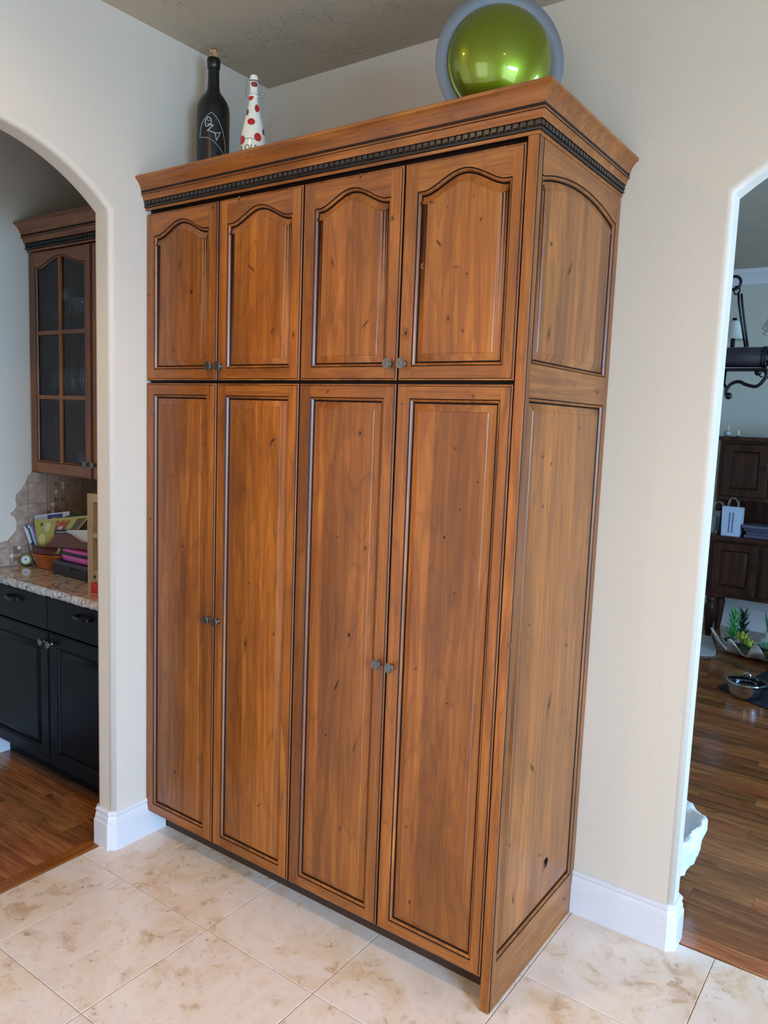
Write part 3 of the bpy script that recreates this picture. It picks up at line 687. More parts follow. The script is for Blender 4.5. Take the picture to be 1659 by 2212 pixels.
for i in range(len(ys)-1):
    for j in range(len(zs)-1):
        a, b, c0, c1 = ys[i]+.0015, min(ys[i+1], .583)-.0015, zs[j]+.0015, zs[j+1]-.0015
        mid = ((a+b)/2, (c0+c1)/2)
        if b-a < .01: continue
        if any(q[0] < mid[0] < q[1] and q[2] < mid[1] < q[3] for q in inset[:1]) or (.28 < a < .30 and 1.1 < mid[1] < 1.31):
            k = 5; sx = (b-a)/k; sz = (c1-c0)/k
            for p in range(k):
                for q in range(k):
                    pp = [(a+p*sx+.0012, c0+q*sz+.0012), (a+(p+1)*sx-.0012, c0+q*sz+.0012), (a+(p+1)*sx-.0012, c0+(q+1)*sz-.0012), (a+p*sx+.0012, c0+(q+1)*sz-.0012)]
                    stone(pp, PW, .004, .0095, rnd.choice([0, 1, 1, 2, 2, 3]) and M_MOS[rnd.choice([1, 2, 3, 1])] or M_MOS[0], 'mosaic_tile')
            continue
        pl = clip(RAG, a, b, c0, c1)
        if len(pl) >= 3: stone(pl, PW, .004, .010+rnd.uniform(-.001, .001), M_STONE)
PB = lambda u, v, w: (u, .5992-w, v)
mb = MB(); mb.prism([(-2.695, .9155), (XR, .9155), (XR, 1.3645), (-2.695, 1.3645)], PB, 0, .004); mb.build('grout_bed', M_STONE, bs)
x = -2.69
while x < XR-.02:
    for j in range(len(zs)-1): stone([(x+.0015, zs[j]+.0015), (min(x+.0985, XR)-.0015, zs[j]+.0015), (min(x+.0985, XR)-.0015, zs[j+1]-.0015), (x+.0015, zs[j+1]-.0015)], PB, .004, .010, M_STONE)
    x += .0985
# ============================================================ things on top of the cabinet
def surf_pt(cx, cy, z, rfun, a0, s, off=.0006):
    r = rfun(z); s = max(-.97*r, min(.97*r, s)); a = a0+math.asin(s/r); q = r+off
    return (cx+q*math.cos(a), cy+q*math.sin(a), z)
def prof_fn(prof, zb):
    def f(z):
        h = z-zb
        for (r0, h0), (r1, h1) in zip(prof, prof[1:]):
            if h1 > h0 and h0 <= h <= h1: return r0+(r1-r0)*(h-h0)/(h1-h0)
        return prof[-1][0]
    return f
ZT = 2.5092
bx_, by_ = -1.414, .2; a0 = math.atan2(-2.05, 2.29)
big = thing('wine_bottle', 'very large matt black wine bottle with a cork and silver emblem, on the tall cabinet', 'bottle', (bx_, by_, ZT))
BPf = [(0, 0), (.055, 0), (.0585, .004), (.0595, .02), (.06, .15), (.0602, .268), (.0585, .288), (.052, .308), (.041, .324), (.030, .338), (.0235, .350), (.0215, .365), (.0203, .425), (.0203, .428)]
M_BOT = mat('matt_black_bottle_glass', srgb(20, 18, 17), .33); M_FOIL = mat('black_foil', srgb(12, 11, 12), .25); M_ETCH = mat('silver_etching', srgb(196, 200, 206), .4)
mb = MB(); mb.lathe(BPf, (bx_, by_, ZT), n=48); mb.build('body', M_BOT, big)
mb = MB(); mb.lathe([(.0205, .424), (.0232, .426), (.0235, .440), (.0245, .445), (.0248, .455), (.023, .461), (.012, .462)], (bx_, by_, ZT), n=32); mb.build('lip', M_FOIL, big)
M_CORK = mat('cork', srgb(196, 150, 108), .85); t = NT(M_CORK); v = t.coords((1, 1, 1)); t.link(t.ramp(t.noise(v, 160, 3), [(.42, srgb(120, 78, 50)), (.55, srgb(204, 158, 116))]), t.b.inputs['Base Color'])
mb = MB(); mb.lathe([(.0155, .458), (.0155, .488), (.016, .4905), (.0145, .4925), (0, .493)], (bx_, by_, ZT), n=24); mb.build('cork', M_CORK, big)
fB = prof_fn(BPf, ZT)
def etched(pts, rad, mb, close=False):
    out = []
    for (x, y), (x2, y2) in zip(pts, pts[1:]):
        n = max(2, int(math.hypot(x2-x, y2-y)/18))
        for i in range(n):
            q = i/n; out.append((x+(x2-x)*q, y+(y2-y)*q))
    out.append(pts[-1])
    P3 = [surf_pt(bx_, by_, 2.6767+(1388-y)*.000244, fB, a0, (x-512)*.00026, .0003) for x, y in out]
    mb.tube(P3, rad, 6)
mb = MB()
etched([(490, 1035), (440, 1075), (395, 1130), (358, 1200), (340, 1290), (335, 1388), (380, 1388), (440, 1400), (505, 1432), (560, 1475), (610, 1532), (660, 1600), (690, 1660)], .0008, mb)
etched([(490, 1035), (550, 1090), (600, 1165), (640, 1260), (665, 1370), (680, 1480), (686, 1600), (690, 1680)], .0008, mb)
etched([(440, 1105), (470, 1115), (488, 1145), (488, 1185), (462, 1222), (430, 1237), (408, 1222), (404, 1190), (414, 1145), (440, 1105)], .0016, mb)
etched([(428, 1140), (447, 1160), (470, 1150)], .0011, mb); etched([(434, 1200), (476, 1216), (520, 1212), (432, 1300), (470, 1303), (512, 1318), (545, 1318)], .0016, mb)
etched([(530, 1325), (545, 1345), (560, 1430), (585, 1370), (615, 1295), (575, 1318), (530, 1335)], .0014, mb)
mb.build('emblem', M_ETCH, big)

cx2, cy2 = -1.124, .12; a2 = math.atan2(-1.97, 2.0)
sm = thing('swing_top_bottle', 'white swing-top bottle with red polka dots, on the tall cabinet', 'bottle', (cx2, cy2, ZT))
LP = [(0, 0), (.038, 0), (.0415, .004), (.0425, .02), (.0425, .100), (.0405, .122), (.0330, .154), (.0245, .188), (.0185, .213), (.0165, .225), (.0150, .243)]
M_CREAM = mat('cream_bottle_enamel', srgb(236, 232, 214), .15, coat=.4); M_RED = mat('red_dot', srgb(190, 34, 34), .3); M_MAROON = mat('dull_red_dot', srgb(134, 62, 62), .3)
mb = MB(); mb.lathe(LP, (cx2, cy2, ZT), n=48); mb.build('body', M_CREAM, sm)
mb = MB(); mb.lathe([(.0147, .240), (.0185, .243), (.0185, .250), (.0152, .254), (.0138, .262), (.0138, .285), (.0150, .290)], (cx2, cy2, ZT), n=32); mb.build('neck_ring', M_CREAM, sm)
mb = MB(); mb.lathe([(.0145, .2895), (.0150, .2905), (.0150, .2935), (.0125, .2945)], (cx2, cy2, ZT), n=24); mb.build('gasket', mat('dark_gasket', srgb(60, 40, 40), .6), sm)
mb = MB(); mb.lathe([(.0135, .2945), (.0142, .297), (.0138, .308), (.012, .3115), (0, .312)], (cx2, cy2, ZT), n=24); mb.build('stopper', M_CREAM, sm)
mb = MB(); rx, ry = math.cos(a2+PI/2), math.sin(a2+PI/2)
W3 = lambda s, z, o=0: (cx2+rx*s+math.cos(a2)*o, cy2+ry*s+math.sin(a2)*o, ZT+z)
for sg in (-1, 1):
    mb.tube([W3(sg*.013, .299), W3(sg*.0195, .300), W3(sg*.0225, .290), W3(sg*.0275, .258), W3(sg*.0285, .252)], .0011, 6)
    mb.tube([W3(sg*.0285, .253), W3(sg*.0265, .240), W3(sg*.021, .246), W3(sg*.024, .262)], .0011, 6)
mb.tube([W3(.0205*math.cos(q), .246, .0205*math.sin(q)) for q in [2*PI*i/20 for i in range(21)]], .001, 6)
mb.build('wire_bail', M_STEEL, sm)
fL = prof_fn(LP+[(.0138, .262), (.0138, .29)], ZT)
def dot(x, y, rx_, ry_, m, nm='dot'):
    mb = MB(); z = ZT+.31-(y-510)*.000245*1.0; s = (x-1078)*.00026
    n = 24; mb.loft([[surf_pt(cx2, cy2, z+q*ry_*.000245*math.sin(2*PI*i/n), fL, a2, s+q*rx_*.00026*math.cos(2*PI*i/n), .0007) for i in range(n)] for q in (.02, .25, .5, .75, 1)], 0, True); mb.build(nm, m, sm)
for x, y, p, q, m in ((1083, 630, 40, 42, M_MAROON), (1040, 800, 38, 50, M_RED), (1122, 955, 28, 56, M_RED), (1000, 1010, 20, 48, M_MAROON), (1053, 1155, 48, 48, M_RED), (928, 1215, 16, 46, M_MAROON), (1212, 1255, 18, 48, M_MAROON), (940, 1395, 36, 58, M_RED), (1138, 1360, 46, 56, M_RED)): dot(x, y, p, q, m)
vs, fs = text_geo('LOLEA', .030)
mb = MB(); mb.add([surf_pt(cx2, cy2, ZT+.066+v_[1]*.8, fL, a2, -.004+v_[0]*.82, .0005) for v_ in vs], fs); mb.build('lettering', M_GLAZE, sm, fix=False)
mb = MB(); mb.tube([surf_pt(cx2, cy2, ZT+.31-(y-510)*.000245, fL, a2, (x-1078)*.00026) for x, y in ((972, 1385), (1000, 1392), (1040, 1380), (1070, 1392), (1095, 1388))], .0007, 5); mb.build('line_mark', M_GLAZE, sm)

yaw, tilt = .72, -.07; pn = Vector((math.sin(yaw)*math.cos(tilt), -math.cos(yaw)*math.cos(tilt), math.sin(tilt))); pc = (-.238, .214, 2.698)
pl_ = thing('display_plate', 'round green glass dome dish with a wide silver rim, standing on the tall cabinet', 'dish', (pc[0], pc[1], ZT))
M_GREEN = mat('lime_green_glaze', srgb(116, 132, 8), .33, .75, 1.0); M_GREEN.node_tree.nodes['Principled BSDF'].inputs['Coat Roughness'].default_value = .03
M_RIM = mat('brushed_silver_rim', srgb(118, 119, 124), .55, .35)
mb = MB(); mb.lathe([(.12, -.012), (.156, -.004), (.184, .006), (.1855, .008), (.184, .010), (.158, .007), (.152, .004), (.12, .001)], pc, pn, 96); mb.build('rim', M_RIM, pl_)
R_ = .152; H_ = .088
mb = MB(); mb.lathe([(R_, .002), (R_-.001, .010), (R_-.005, .015)]+[((R_-.006)*math.cos(q), .014+H_*math.sin(q)) for q in [PI/2*i/24 for i in range(25)]], pc, pn, 96); mb.build('dome', M_GREEN, pl_)

# ============================================================ things on the granite counter
ZK = .9142
M_COP = mat('copper_wicker', srgb(196, 108, 52), .25, .6); M_BAND = mat('dark_red_brown_band', srgb(84, 34, 22), .4)
bk = thing('basket', 'round copper coiled basket full of leaflets on the granite counter', 'basket', (-2.53, .262, ZK))
ox, oy = -2.53, .262
mb = MB(); mb.lathe([(0, 0), (.098, 0), (.100, .004), (.128, .070), (.135, .110), (.131, .110), (.124, .070), (.096, .006), (0, .006)], (ox, oy, ZK), n=40); mb.build('shell', M_BAND, bk)
for i in range(7):
    h = .008+i*.0100; r = .1035+.028*h/.070
    mb = MB(); mb.tube([(ox+r*math.cos(2*PI*j/36), oy+r*math.sin(2*PI*j/36), ZK+h) for j in range(37)], .0052, 7); mb.build('coil', M_COP, bk)
mb = MB(); mb.lathe([(.133, .108), (.139, .112), (.133, .116), (.129, .112), (.133, .108)], (ox, oy, ZK), n=40); mb.build('rim', M_BAND, bk)
def sheet(name, pts, th, m, label, cat='leaflet', group=None, curve=0):
    """pts: TL,TR,BR,BL in world; a thin board with real thickness"""
    tl, tr, br, bl = [Vector(p) for p in pts]; nrm = (tr-tl).cross(bl-tl).normalized(); n = 8; mb = MB(); rows = []
    for k in (0, 1):
        g = []
        for j in range(n+1):
            row = []
            for i in range(n+1):
                a = i/n; b = j/n; p = (tl*(1-a)+tr*a)*(1-b)+(bl*(1-a)+br*a)*b
                row.append(p+nrm*(th*(k-.5)+curve*math.sin(PI*a)*(1-b)))
            g.append(row)
        rows.append(g)
    idx = lambda k, j, i: k*(n+1)**2+j*(n+1)+i
    vs = [p for g in rows for row in g for p in row]; fs = []
    for j in range(n):
        for i in range(n):
            fs.append((idx(0, j, i), idx(0, j, i+1), idx(0, j+1, i+1), idx(0, j+1, i))); fs.append((idx(1, j, i), idx(1, j+1, i), idx(1, j+1, i+1), idx(1, j, i+1)))
    for i in range(n):
        fs += [(idx(0, 0, i), idx(1, 0, i), idx(1, 0, i+1), idx(0, 0, i+1)), (idx(0, n, i+1), idx(1, n, i+1), idx(1, n, i), idx(0, n, i)), (idx(0, i+1, 0), idx(1, i+1, 0), idx(1, i, 0), idx(0, i, 0)), (idx(0, i, n), idx(1, i, n), idx(1, i+1, n), idx(0, i+1, n))]
    mb.add(vs, fs, 0, False); o = mb.build(name, m)
    def at(a, b, off=.0006):      # a: 0..1 left-right, b: 0..1 top-bottom on the viewer's side
        p = (tl*(1-a)+tr*a)*(1-b)+(bl*(1-a)+br*a)*b
        s_ = -1 if nrm.dot(Vector((.88, -1.85, 1.68))-p) < 0 else 1
        return p+nrm*(s_*(th/2+off)+curve*math.sin(PI*a)*(1-b))
    tag(o, label, cat, group)
    return o, at
def patch(parent, at, poly, m, name='print', off=.0008):
    mb = MB(); mb.add([at(a, b, off) for a, b in poly], [tuple(range(len(poly)))]); return mb.build(name, m, parent, fix=False)
def blob(c, rx_, ry_, n=10, j=.2, seed=1):
    r = random.Random(seed); return [(c[0]+rx_*math.cos(2*PI*i/n)*(1+r.uniform(-j, j)), c[1]+ry_*math.sin(2*PI*i/n)*(1+r.uniform(-j, j))) for i in range(n)]
flat = lambda n, r, g, b, ro=.5: mat(n, srgb(r, g, b), ro)
M_PAPER = flat('white_paper', 206, 210, 218); M_YEL = flat('yellow_green_print', 176, 170, 84); M_OR = flat('fried_orange', 176, 84, 42); M_PRED = flat('print_red', 150, 34, 36); M_PBLU = flat('print_blue', 44, 58, 140); M_DK = flat('dark_card', 26, 28, 36); M_PUR = flat('purple_print', 128, 92, 150); M_TEAL = flat('teal_edge', 36, 92, 92)
o, at = sheet('leaflet', [(-2.682, .213, 1.152), (-2.415, .235, 1.196), (-2.44, .215, .965), (-2.60, .205, .96)], .002, M_PAPER, 'white leaflet with a blue and orange star picture, at the back of the copper basket', group='leaflets in the copper basket')
patch(o, at, [(.38, .03), (.82, .03), (.82, .25), (.38, .25)], M_PBLU); patch(o, at, [(.6+.16*(1 if i % 2 else .45)*math.cos(PI*i/5-PI/2), .14+.10*(1 if i % 2 else .45)*math.sin(PI*i/5-PI/2)) for i in range(10)], M_OR, off=.0014); patch(o, at, blob((.6, .14), .05, .035), M_YEL, off=.002)
patch(o, at, [(.03, .19), (.36, .19), (.36, .24), (.03, .24)], M_DK); patch(o, at, [(.03, .12), (.34, .12), (.34, .125), (.03, .125)], M_PUR); patch(o, at, [(.03, .08), (.34, .08), (.34, .085), (.03, .085)], M_PUR)
o, at = sheet('folder', [(-2.56, .203, 1.135), (-2.285, .225, 1.208), (-2.42, .200, .97), (-2.56, .190, .965)], .003, M_DK, 'dark folder between the star leaflet and the yellow flyer', 'folder')
o, at = sheet('flyer', [(-2.627, .180, 1.136), (-2.175, .186, 1.206), (-2.42, .176, 1.00), (-2.585, .178, .968)], .0022, M_YEL, 'yellow green flyer printed with a red bucket of fried food, in the copper basket', group='leaflets in the copper basket', curve=.006)
patch(o, at, [(.42, .20), (.66, .17), (.63, .46), (.46, .50)], M_PRED); patch(o, at, [(.49, .24), (.60, .22), (.59, .44), (.50, .46)], M_PAPER, off=.0014)
for i in range(7): patch(o, at, blob((.44+.035*i, .12+.04*((i*7) % 3)), .032, .05, seed=i), M_OR, off=.0018+.0003*i)
patch(o, at, blob((.26, .22), .06, .14, seed=9), flat('pale_balloon', 206, 208, 160)); patch(o, at, blob((.14, .14), .03, .05, seed=4), flat('olive_spot', 84, 84, 36)); patch(o, at, blob((.16, .55), .09, .16, seed=5), flat('pale_yellow', 214, 214, 140), off=.0010)
for i in range(5): patch(o, at, blob((.12+.05*i, .90), .04, .06, seed=20+i), M_OR, off=.0014+.0003*i)
patch(o, at, [(.2, .96), (.36, .95), (.36, 1.0), (.2, 1.0)], M_PAPER, off=.0014)
patch(o, at, [(.80, .06), (.97, .06), (.97, .6), (.80, .6)], flat('dark_olive', 92, 82, 44)); 
for i, (x, m_, nm, gl_) in enumerate(((-2.690, M_PAPER, 'white', 0), (-2.684, M_TEAL, 'teal', 0), (-2.676, M_PAPER, 'pale blue', 0), (-2.668, M_PUR, 'purple', 0))):
    m_ = m_ if i != 2 else flat('pale_blue_paper', 176, 190, 220)
    x = -2.686+.0105*i; sheet('leaflet', [(x+.002, .158+.004*i, 1.100+.005*i), (x+.02, .165+.004*i, 1.104+.005*i), (x+.072, .172+.004*i, .99), (x+.052, .168+.004*i, .985)], .0016, m_, nm+' folded leaflet edge at the left of the copper basket', group='leaflets in the copper basket')
o, at = sheet('card', [(-2.43, .166, 1.113), (-2.325, .172, 1.126), (-2.335, .168, 1.03), (-2.42, .164, 1.03)], .002, M_DK, 'black card with a white border in front of the yellow flyer', 'card')
patch(o, at, [(.1, .12), (.92, .12), (.92, .16), (.1, .16)], M_PAPER); patch(o, at, [(.12, .30), (.8, .30), (.7, .42), (.12, .42)], M_PAPER)
o, at = sheet('envelope', [(-2.335, .166, 1.122), (-2.15, .172, 1.142), (-2.16, .168, 1.085), (-2.29, .164, 1.075)], .002, M_PAPER, 'white envelope lying behind the brown wooden board', 'envelope')
mb = MB(); P = lambda u, v, w: (u, .142+w, v)
mb.prism([(-2.46, 1.03), (-2.13, 1.060), (-2.125, 1.085), (-2.20, 1.088), (-2.29, 1.113), (-2.38, 1.103), (-2.44, 1.055), (-2.47, 1.040)], P, 0, .012); tag(mb.build('wooden_board', flat('reddish_brown_leather', 96, 52, 34, .45), bevel=.003), 'reddish brown curved board leaning across the copper basket', 'board')
# dark box with a pink container on it
bxn = thing('storage_box', 'dark grey lidded box on the granite counter beside the copper basket', 'box', (-2.27, .2, ZK))
mb = MB(); mb.box((-2.395, .135, ZK), (-2.13, .29, ZK+.045)); mb.build('body', M_DK, bxn, bevel=.004)
mb = MB(); mb.box((-2.398, .132, ZK+.0455), (-2.127, .293, ZK+.066)); mb.build('lid', flat('dark_grey_lid', 60, 62, 68), bxn, bevel=.004)
mb = MB(); mb.box((-2.275, .127, ZK+.035), (-2.245, .132, ZK+.052)); mb.build('latch', M_DK, bxn, bevel=.001)
M_PINK = flat('pink_plastic', 196, 84, 168, .35)
pk = thing('lunch_container', 'pink plastic container with a black middle band on the dark box', 'container', (-2.24, .2, ZK+.067))
def rrect(cx, cy, hx, hy, z, r=.03, n=5):
    out = []
    for qx, qy, s in ((1, 1, 0), (-1, 1, 1), (-1, -1, 2), (1, -1, 3)):
        for i in range(n+1):
            a = PI/2*(s+i/n); out.append((cx+qx*(hx-r)+r*math.cos(a), cy+qy*(hy-r)+r*math.sin(a), z))
    return out
zb_ = ZK+.067
for nm, m_, lv in (('base', M_PINK, [(.090, .045, 0), (.108, .060, .008), (.112, .064, .034)]), ('band', M_DK, [(.113, .065, .0345), (.115, .067, .038), (.113, .065, .047)]), ('lid', M_PINK, [(.111, .063, .0475), (.108, .060, .056), (.092, .046, .062)])):
    mb = MB(); mb.loft([rrect(-2.235, .2, a, b, zb_+h) for a, b, h in lv], 0, True, True, True, True); mb.build(nm, m_, pk)
# pale wooden frame with a star cut-out at the right
fr_ = thing('wooden_shelf_unit', 'pale wooden frame with shelf openings and a small star, beside the arch pier', 'frame', (-2.0, .12, ZK))
M_PALE = wood('pale_pine', 2, srgb(150, 128, 100), srgb(190, 166, 134), srgb(206, 184, 152), .6, lam=0, coat=0)
P = lambda u, v, w: (u, .10+w, v)
for (a, b, c_, d_) in ((-2.072, -2.034, ZK, 1.318), (-1.90, -1.862, ZK, 1.318)):
    mb = MB(); mb.prism([(a, c_), (b, c_), (b, d_), (a, d_)], P, 0, .03); mb.build('side_rail', M_PALE, fr_, bevel=.001)
for z0, z1 in ((1.285, 1.318), (1.13, 1.15), (ZK, ZK+.075)):
    mb = MB(); mb.prism([(-2.0335, z0), (-1.9005, z0), (-1.9005, z1), (-2.0335, z1)], P, .001, .029); mb.build('cross_rail', M_PALE, fr_, bevel=.001)
mb = MB(); mb.prism([(-2.02+.011*(1 if i % 2 else .42)*math.sin(PI*i/5+PI), ZK+.045+.011*(1 if i % 2 else .42)*math.cos(PI*i/5+PI)) for i in range(10)], P, -.0006, .0006); mb.build('star', M_GLAZE, fr_)
# little clock
ck = thing('desk_clock', 'small round desk clock with a green and yellow rim by the mosaic inset', 'clock', (-2.645, .15, ZK))
ax = Vector((.75, -.65, .15)).normalized(); cc = Vector((-2.645, .145, ZK+.030))
mb = MB(); mb.lathe([(.016, -.006), (.024, -.005), (.026, .003), (.020, .006), (.0185, .003)], cc, ax, 28); mb.build('rim', flat('green_yellow_rim', 138, 150, 60, .3), ck)
mb = MB(); mb.lathe([(.0, .002), (.0185, .002)], cc, ax, 28); mb.build('dial', M_PAPER, ck)
mb = MB(); mb.lathe([(.0, .003), (.004, .003)], cc, ax, 12); mb.tube([cc+ax*.003, cc+ax*.003+Vector((0, 0, .012))], .0007, 5); mb.build('hand', M_DK, ck)
mb = MB(); mb.box((-2.665, .135, ZK), (-2.622, .165, ZK+.005)); mb.build('base', M_DK, ck, bevel=.001)
mb = MB(); mb.box((-1.945, .03, ZK), (-1.86, .075, ZK+.042)); tag(mb.build('red_box', flat('red_card', 186, 30, 36, .4), bevel=.002), 'small bright red box on the counter edge beside the arch pier', 'box')

# ============================================================ glassware behind the cabinet doors
def goblet(x, y, z, h, rb, stem, lab, nm='wine_glass', grp='glasses in the glass-door cabinet'):
    mb = MB(); mb.lathe([(0, .001), (.030, .001), (.028, .003), (.004, .006), (.0028, stem*.5), (.003, stem), (rb*.6, stem+.006), (rb, stem+(h-stem)*.4), (rb*.86, h), (rb*.84, h), (rb*.97, stem+(h-stem)*.4), (rb*.55, stem+.008), (0, stem+.006)], (x, y, z), n=24)
    tag(mb.build(nm, M_CRYSTAL), lab, 'glass', grp)
for x, y, q_ in ((-2.655, .315, 'leftmost of the five'), (-2.575, .320, 'second from the left of the five'), (-2.495, .315, 'middle one of the five'), (-2.42, .32, 'fourth from the left of the five'), (-2.345, .31, 'rightmost of the five')): goblet(x, y, 1.7165, .155, .024, .045, q_+' clear stemmed glasses on the middle cabinet shelf', 'flute_glass', 'stemmed glasses on the middle shelf')
goblet(-2.56, .34, 2.1285, .11, .04, .05, 'clear stemmed glass on the top shelf behind the glass door')
for x in (-2.63, -2.56): pass
def tumbler(x, y, z, h, r, lab):
    mb = MB(); mb.lathe([(0, .001), (r*.85, .001), (r, h), (r*.93, h), (r*.78, .006), (0, .006)], (x, y, z), n=24); tag(mb.build('tumbler', M_CRYSTAL), lab, 'glass', 'glasses in the glass-door cabinet')
tumbler(-2.665, .32, 1.3835, .075, .028, 'clear tumbler at the left of the bottom shelf'); tumbler(-2.42, .31, 1.3835, .085, .03, 'clear tumbler in the middle of the bottom shelf'); tumbler(-2.32, .31, 1.3835, .10, .03, 'tall clear tumbler at the right of the bottom shelf')
mb = MB(); mb.lathe([(0, 0), (.04, 0), (.055, .012), (.075, .03), (.073, .031), (.05, .014), (0, .004)], (-2.555, .33, 1.3835), n=30); tag(mb.build('glass_dish', mat('white_porcelain', srgb(210, 214, 216), .2)), 'low white dish on the bottom shelf behind the glass door', 'dish')
mb = MB(); mb.lathe([(0, 0), (.03, 0), (.06, .03), (.07, .06), (.068, .06), (.055, .03), (0, .006)], (-2.44, .34, 2.1285), n=30); tag(mb.build('glass_bowl', M_CRYSTAL), 'clear glass bowl on the top shelf behind the glass door', 'bowl')

# ============================================================ dining room beyond the right arch
hu = thing('hutch', 'dark walnut hutch with panelled doors, an open shelf and turned legs', 'hutch', (.2, 5.0, 0))
HX0, HX1 = -.555, .95
PH = lambda y0: (lambda u, v, w: (u, y0+w, v))
mb = MB(); mb.box((HX0, 4.905, 1.14), (HX1, 5.25, 1.62)); mb.build('upper_case', M_DW, hu)
mb = MB(); mb.box((HX0-.03, 4.86, 1.6205), (HX1+.03, 5.26, 1.655)); mb.build('cornice', M_DW, hu, bevel=.006)
mb = MB(); mb.box((HX0, 5.22, .8505), (HX1, 5.25, 1.1395)); mb.build('back_board', M_DW, hu)
for x in (HX0, .18, HX1-.03):
    mb = MB(); mb.box((x, 4.93, .8505), (x+.03, 5.2195, 1.1395)); mb.build('upright', M_DW, hu)
mb = MB(); mb.box((HX0-.02, 4.80, .815), (HX1+.02, 5.26, .85)); mb.build('counter', M_DW, hu, bevel=.005)
mb = MB(); mb.box((HX0, 4.83, .345), (HX1, 5.25, .8145)); mb.build('lower_case', M_DW, hu)
DM = [M_DW, M_DW, M_GLAZE, M_KNOT, M_HALO]
for k in range(4):
    x0 = HX0+.035+k*.365; x1 = x0+.335
    for (y0, z0, z1) in ((4.885, 1.17, 1.60), (4.81, .375, .80)):
        op = (x0+.06, x1-.06, z0+.06, z1-.06, 0, ''); mb = MB(); mp = MB(); framing(mb, PH(y0), x0, x1, z0, z1, [op], w_back=.0195); panel(mp, PH(y0), op)
        dd = mb.build('door', DM, hu, fix=False); mp.build('raised_panel', DM, dd, fix=False)
        knob(dd, x1-.03, y0, z0+.24, .018, .03, M_IRON)
for x in (HX0+.04, HX1-.04):
    for y in (4.87, 5.2):
        mb = MB(); mb.lathe([(.02, 0), (.024, .01), (.03, .05), (.045, .20), (.048, .24), (.040, .275), (.028, .285), (.038, .295), (.038, .31), (.03, .32), (.045, .345)], (x, y, .0005), n=20); mb.build('leg', M_DW, hu)
# bags, trays, candle holders on the hutch
M_BAG = flat('white_paper_bag', 188, 204, 226, .6); M_BAG2 = flat('grey_paper_bag', 128, 134, 140, .6); M_CORD = flat('twisted_paper_cord', 190, 186, 180, .7)
def bag(x0, x1, y0, y1, z, h, m, lab, px=False, rot=0):
    b = thing('paper_bag', lab, 'bag', ((x0+x1)/2, y0, z), 'paper bags on the hutch'); mb = MB(); e = .012
    b0 = [(x0+e, y0, z), (x1-e, y0+rot, z), (x1, y1, z), (x0, y1, z)]; b1 = [(x0, y0+.02, z+h), (x1, y0+.01+rot, z+h), (x1+.002, y1-.01, z+h), (x0+.002, y1-.01, z+h)]
    mb.loft([b0, b1], 0, False, True, True, False); bo = mb.build('bag_body', m, b)
    for yy in (y0+.022, y1-.012):
        mb = MB(); mb.tube([((x0+x1)/2+.038*math.cos(PI-PI*i/10), yy+.004, z+h-.02+(.02+.075*math.sin(PI*i/10)**.8 if 0 < i < 10 else 0)) for i in range(11)], .0025, 6); mb.build('handle', M_CORD, b)
    mb = MB(); w_ = x1-x0
    for q in range(2):
        for k in range(9):
            zz_ = z+.03+k*(h-.07)/9; xx = x0+w_*(.40+.16*q); yy = y0-.0035+.012*(zz_-z)/h
            mb.add([(xx, yy, zz_), (xx+.009, yy, zz_), (xx+.009, yy, zz_+(h-.07)/9*.7), (xx, yy, zz_+(h-.07)/9*.7)], [(0, 1, 2, 3)])
    mb.build('print', M_PBLU if m is M_BAG else M_DK, b, fix=False)
bag(-.492, -.335, 4.85, 4.94, .8505, .235, M_BAG, 'white paper bag with twisted handles and blue printing on the hutch')
bag(-.72+.165, -.51, 4.90, 4.99, .8505, .19, M_BAG2, 'smaller grey paper bag behind the white one on the hutch')
for k, (x0, m_) in enumerate(((-.31, 86), (-.295, 70), (-.315, 60), (-.33, 92))):
    mb = MB(); z = .851+k*.0255; mb.box((x0, 4.86, z), (.02-.01*k, 5.1, z+.024)); tag(mb.build('tray', flat('grey_purple_tray', m_, m_, m_+22), bevel=.003), ['dark flat tray at the bottom of the stack on the hutch', 'second flat tray from the bottom of the stack on the hutch', 'third flat tray from the bottom of the stack on the hutch', 'paler flat tray on top of the stack on the hutch'][k], 'tray', 'stacked trays on the hutch')
M_CANDLE = flat('cream_candle', 226, 206, 170)
ch = thing('candle_holder', 'small round glass candle holder with a cream candle on the hutch top', 'candle holder', (-.51, 4.92, 1.6555))
mb = MB(); mb.lathe([(0, 0), (.02, 0), (.03, .02), (.022, .045), (.012, .05), (.010, .05), (.02, .03), (0, .006)], (-.51, 4.92, 1.6555), n=20); mb.build('globe', M_CRYSTAL, ch)
mb = MB(); mb.lathe([(.008, .012), (.008, .095), (0, .096)], (-.51, 4.92, 1.6555), n=12); mb.build('candle', M_CANDLE, ch)
c2_ = thing('candle', 'short cream candle in a tiny cup on the hutch top', 'candle', (-.43, 4.92, 1.6555)); mb = MB(); mb.lathe([(0, 0), (.010, 0), (.010, .05), (0, .051)], (-.43, 4.92, 1.6555), n=14); mb.build('wax', M_CANDLE, c2_)
mb = MB(); mb.lathe([(.0105, 0), (.013, 0), (.013, .015), (.0105, .015)], (-.43, 4.92, 1.6555), n=14); mb.build('cup', M_STEEL, c2_)

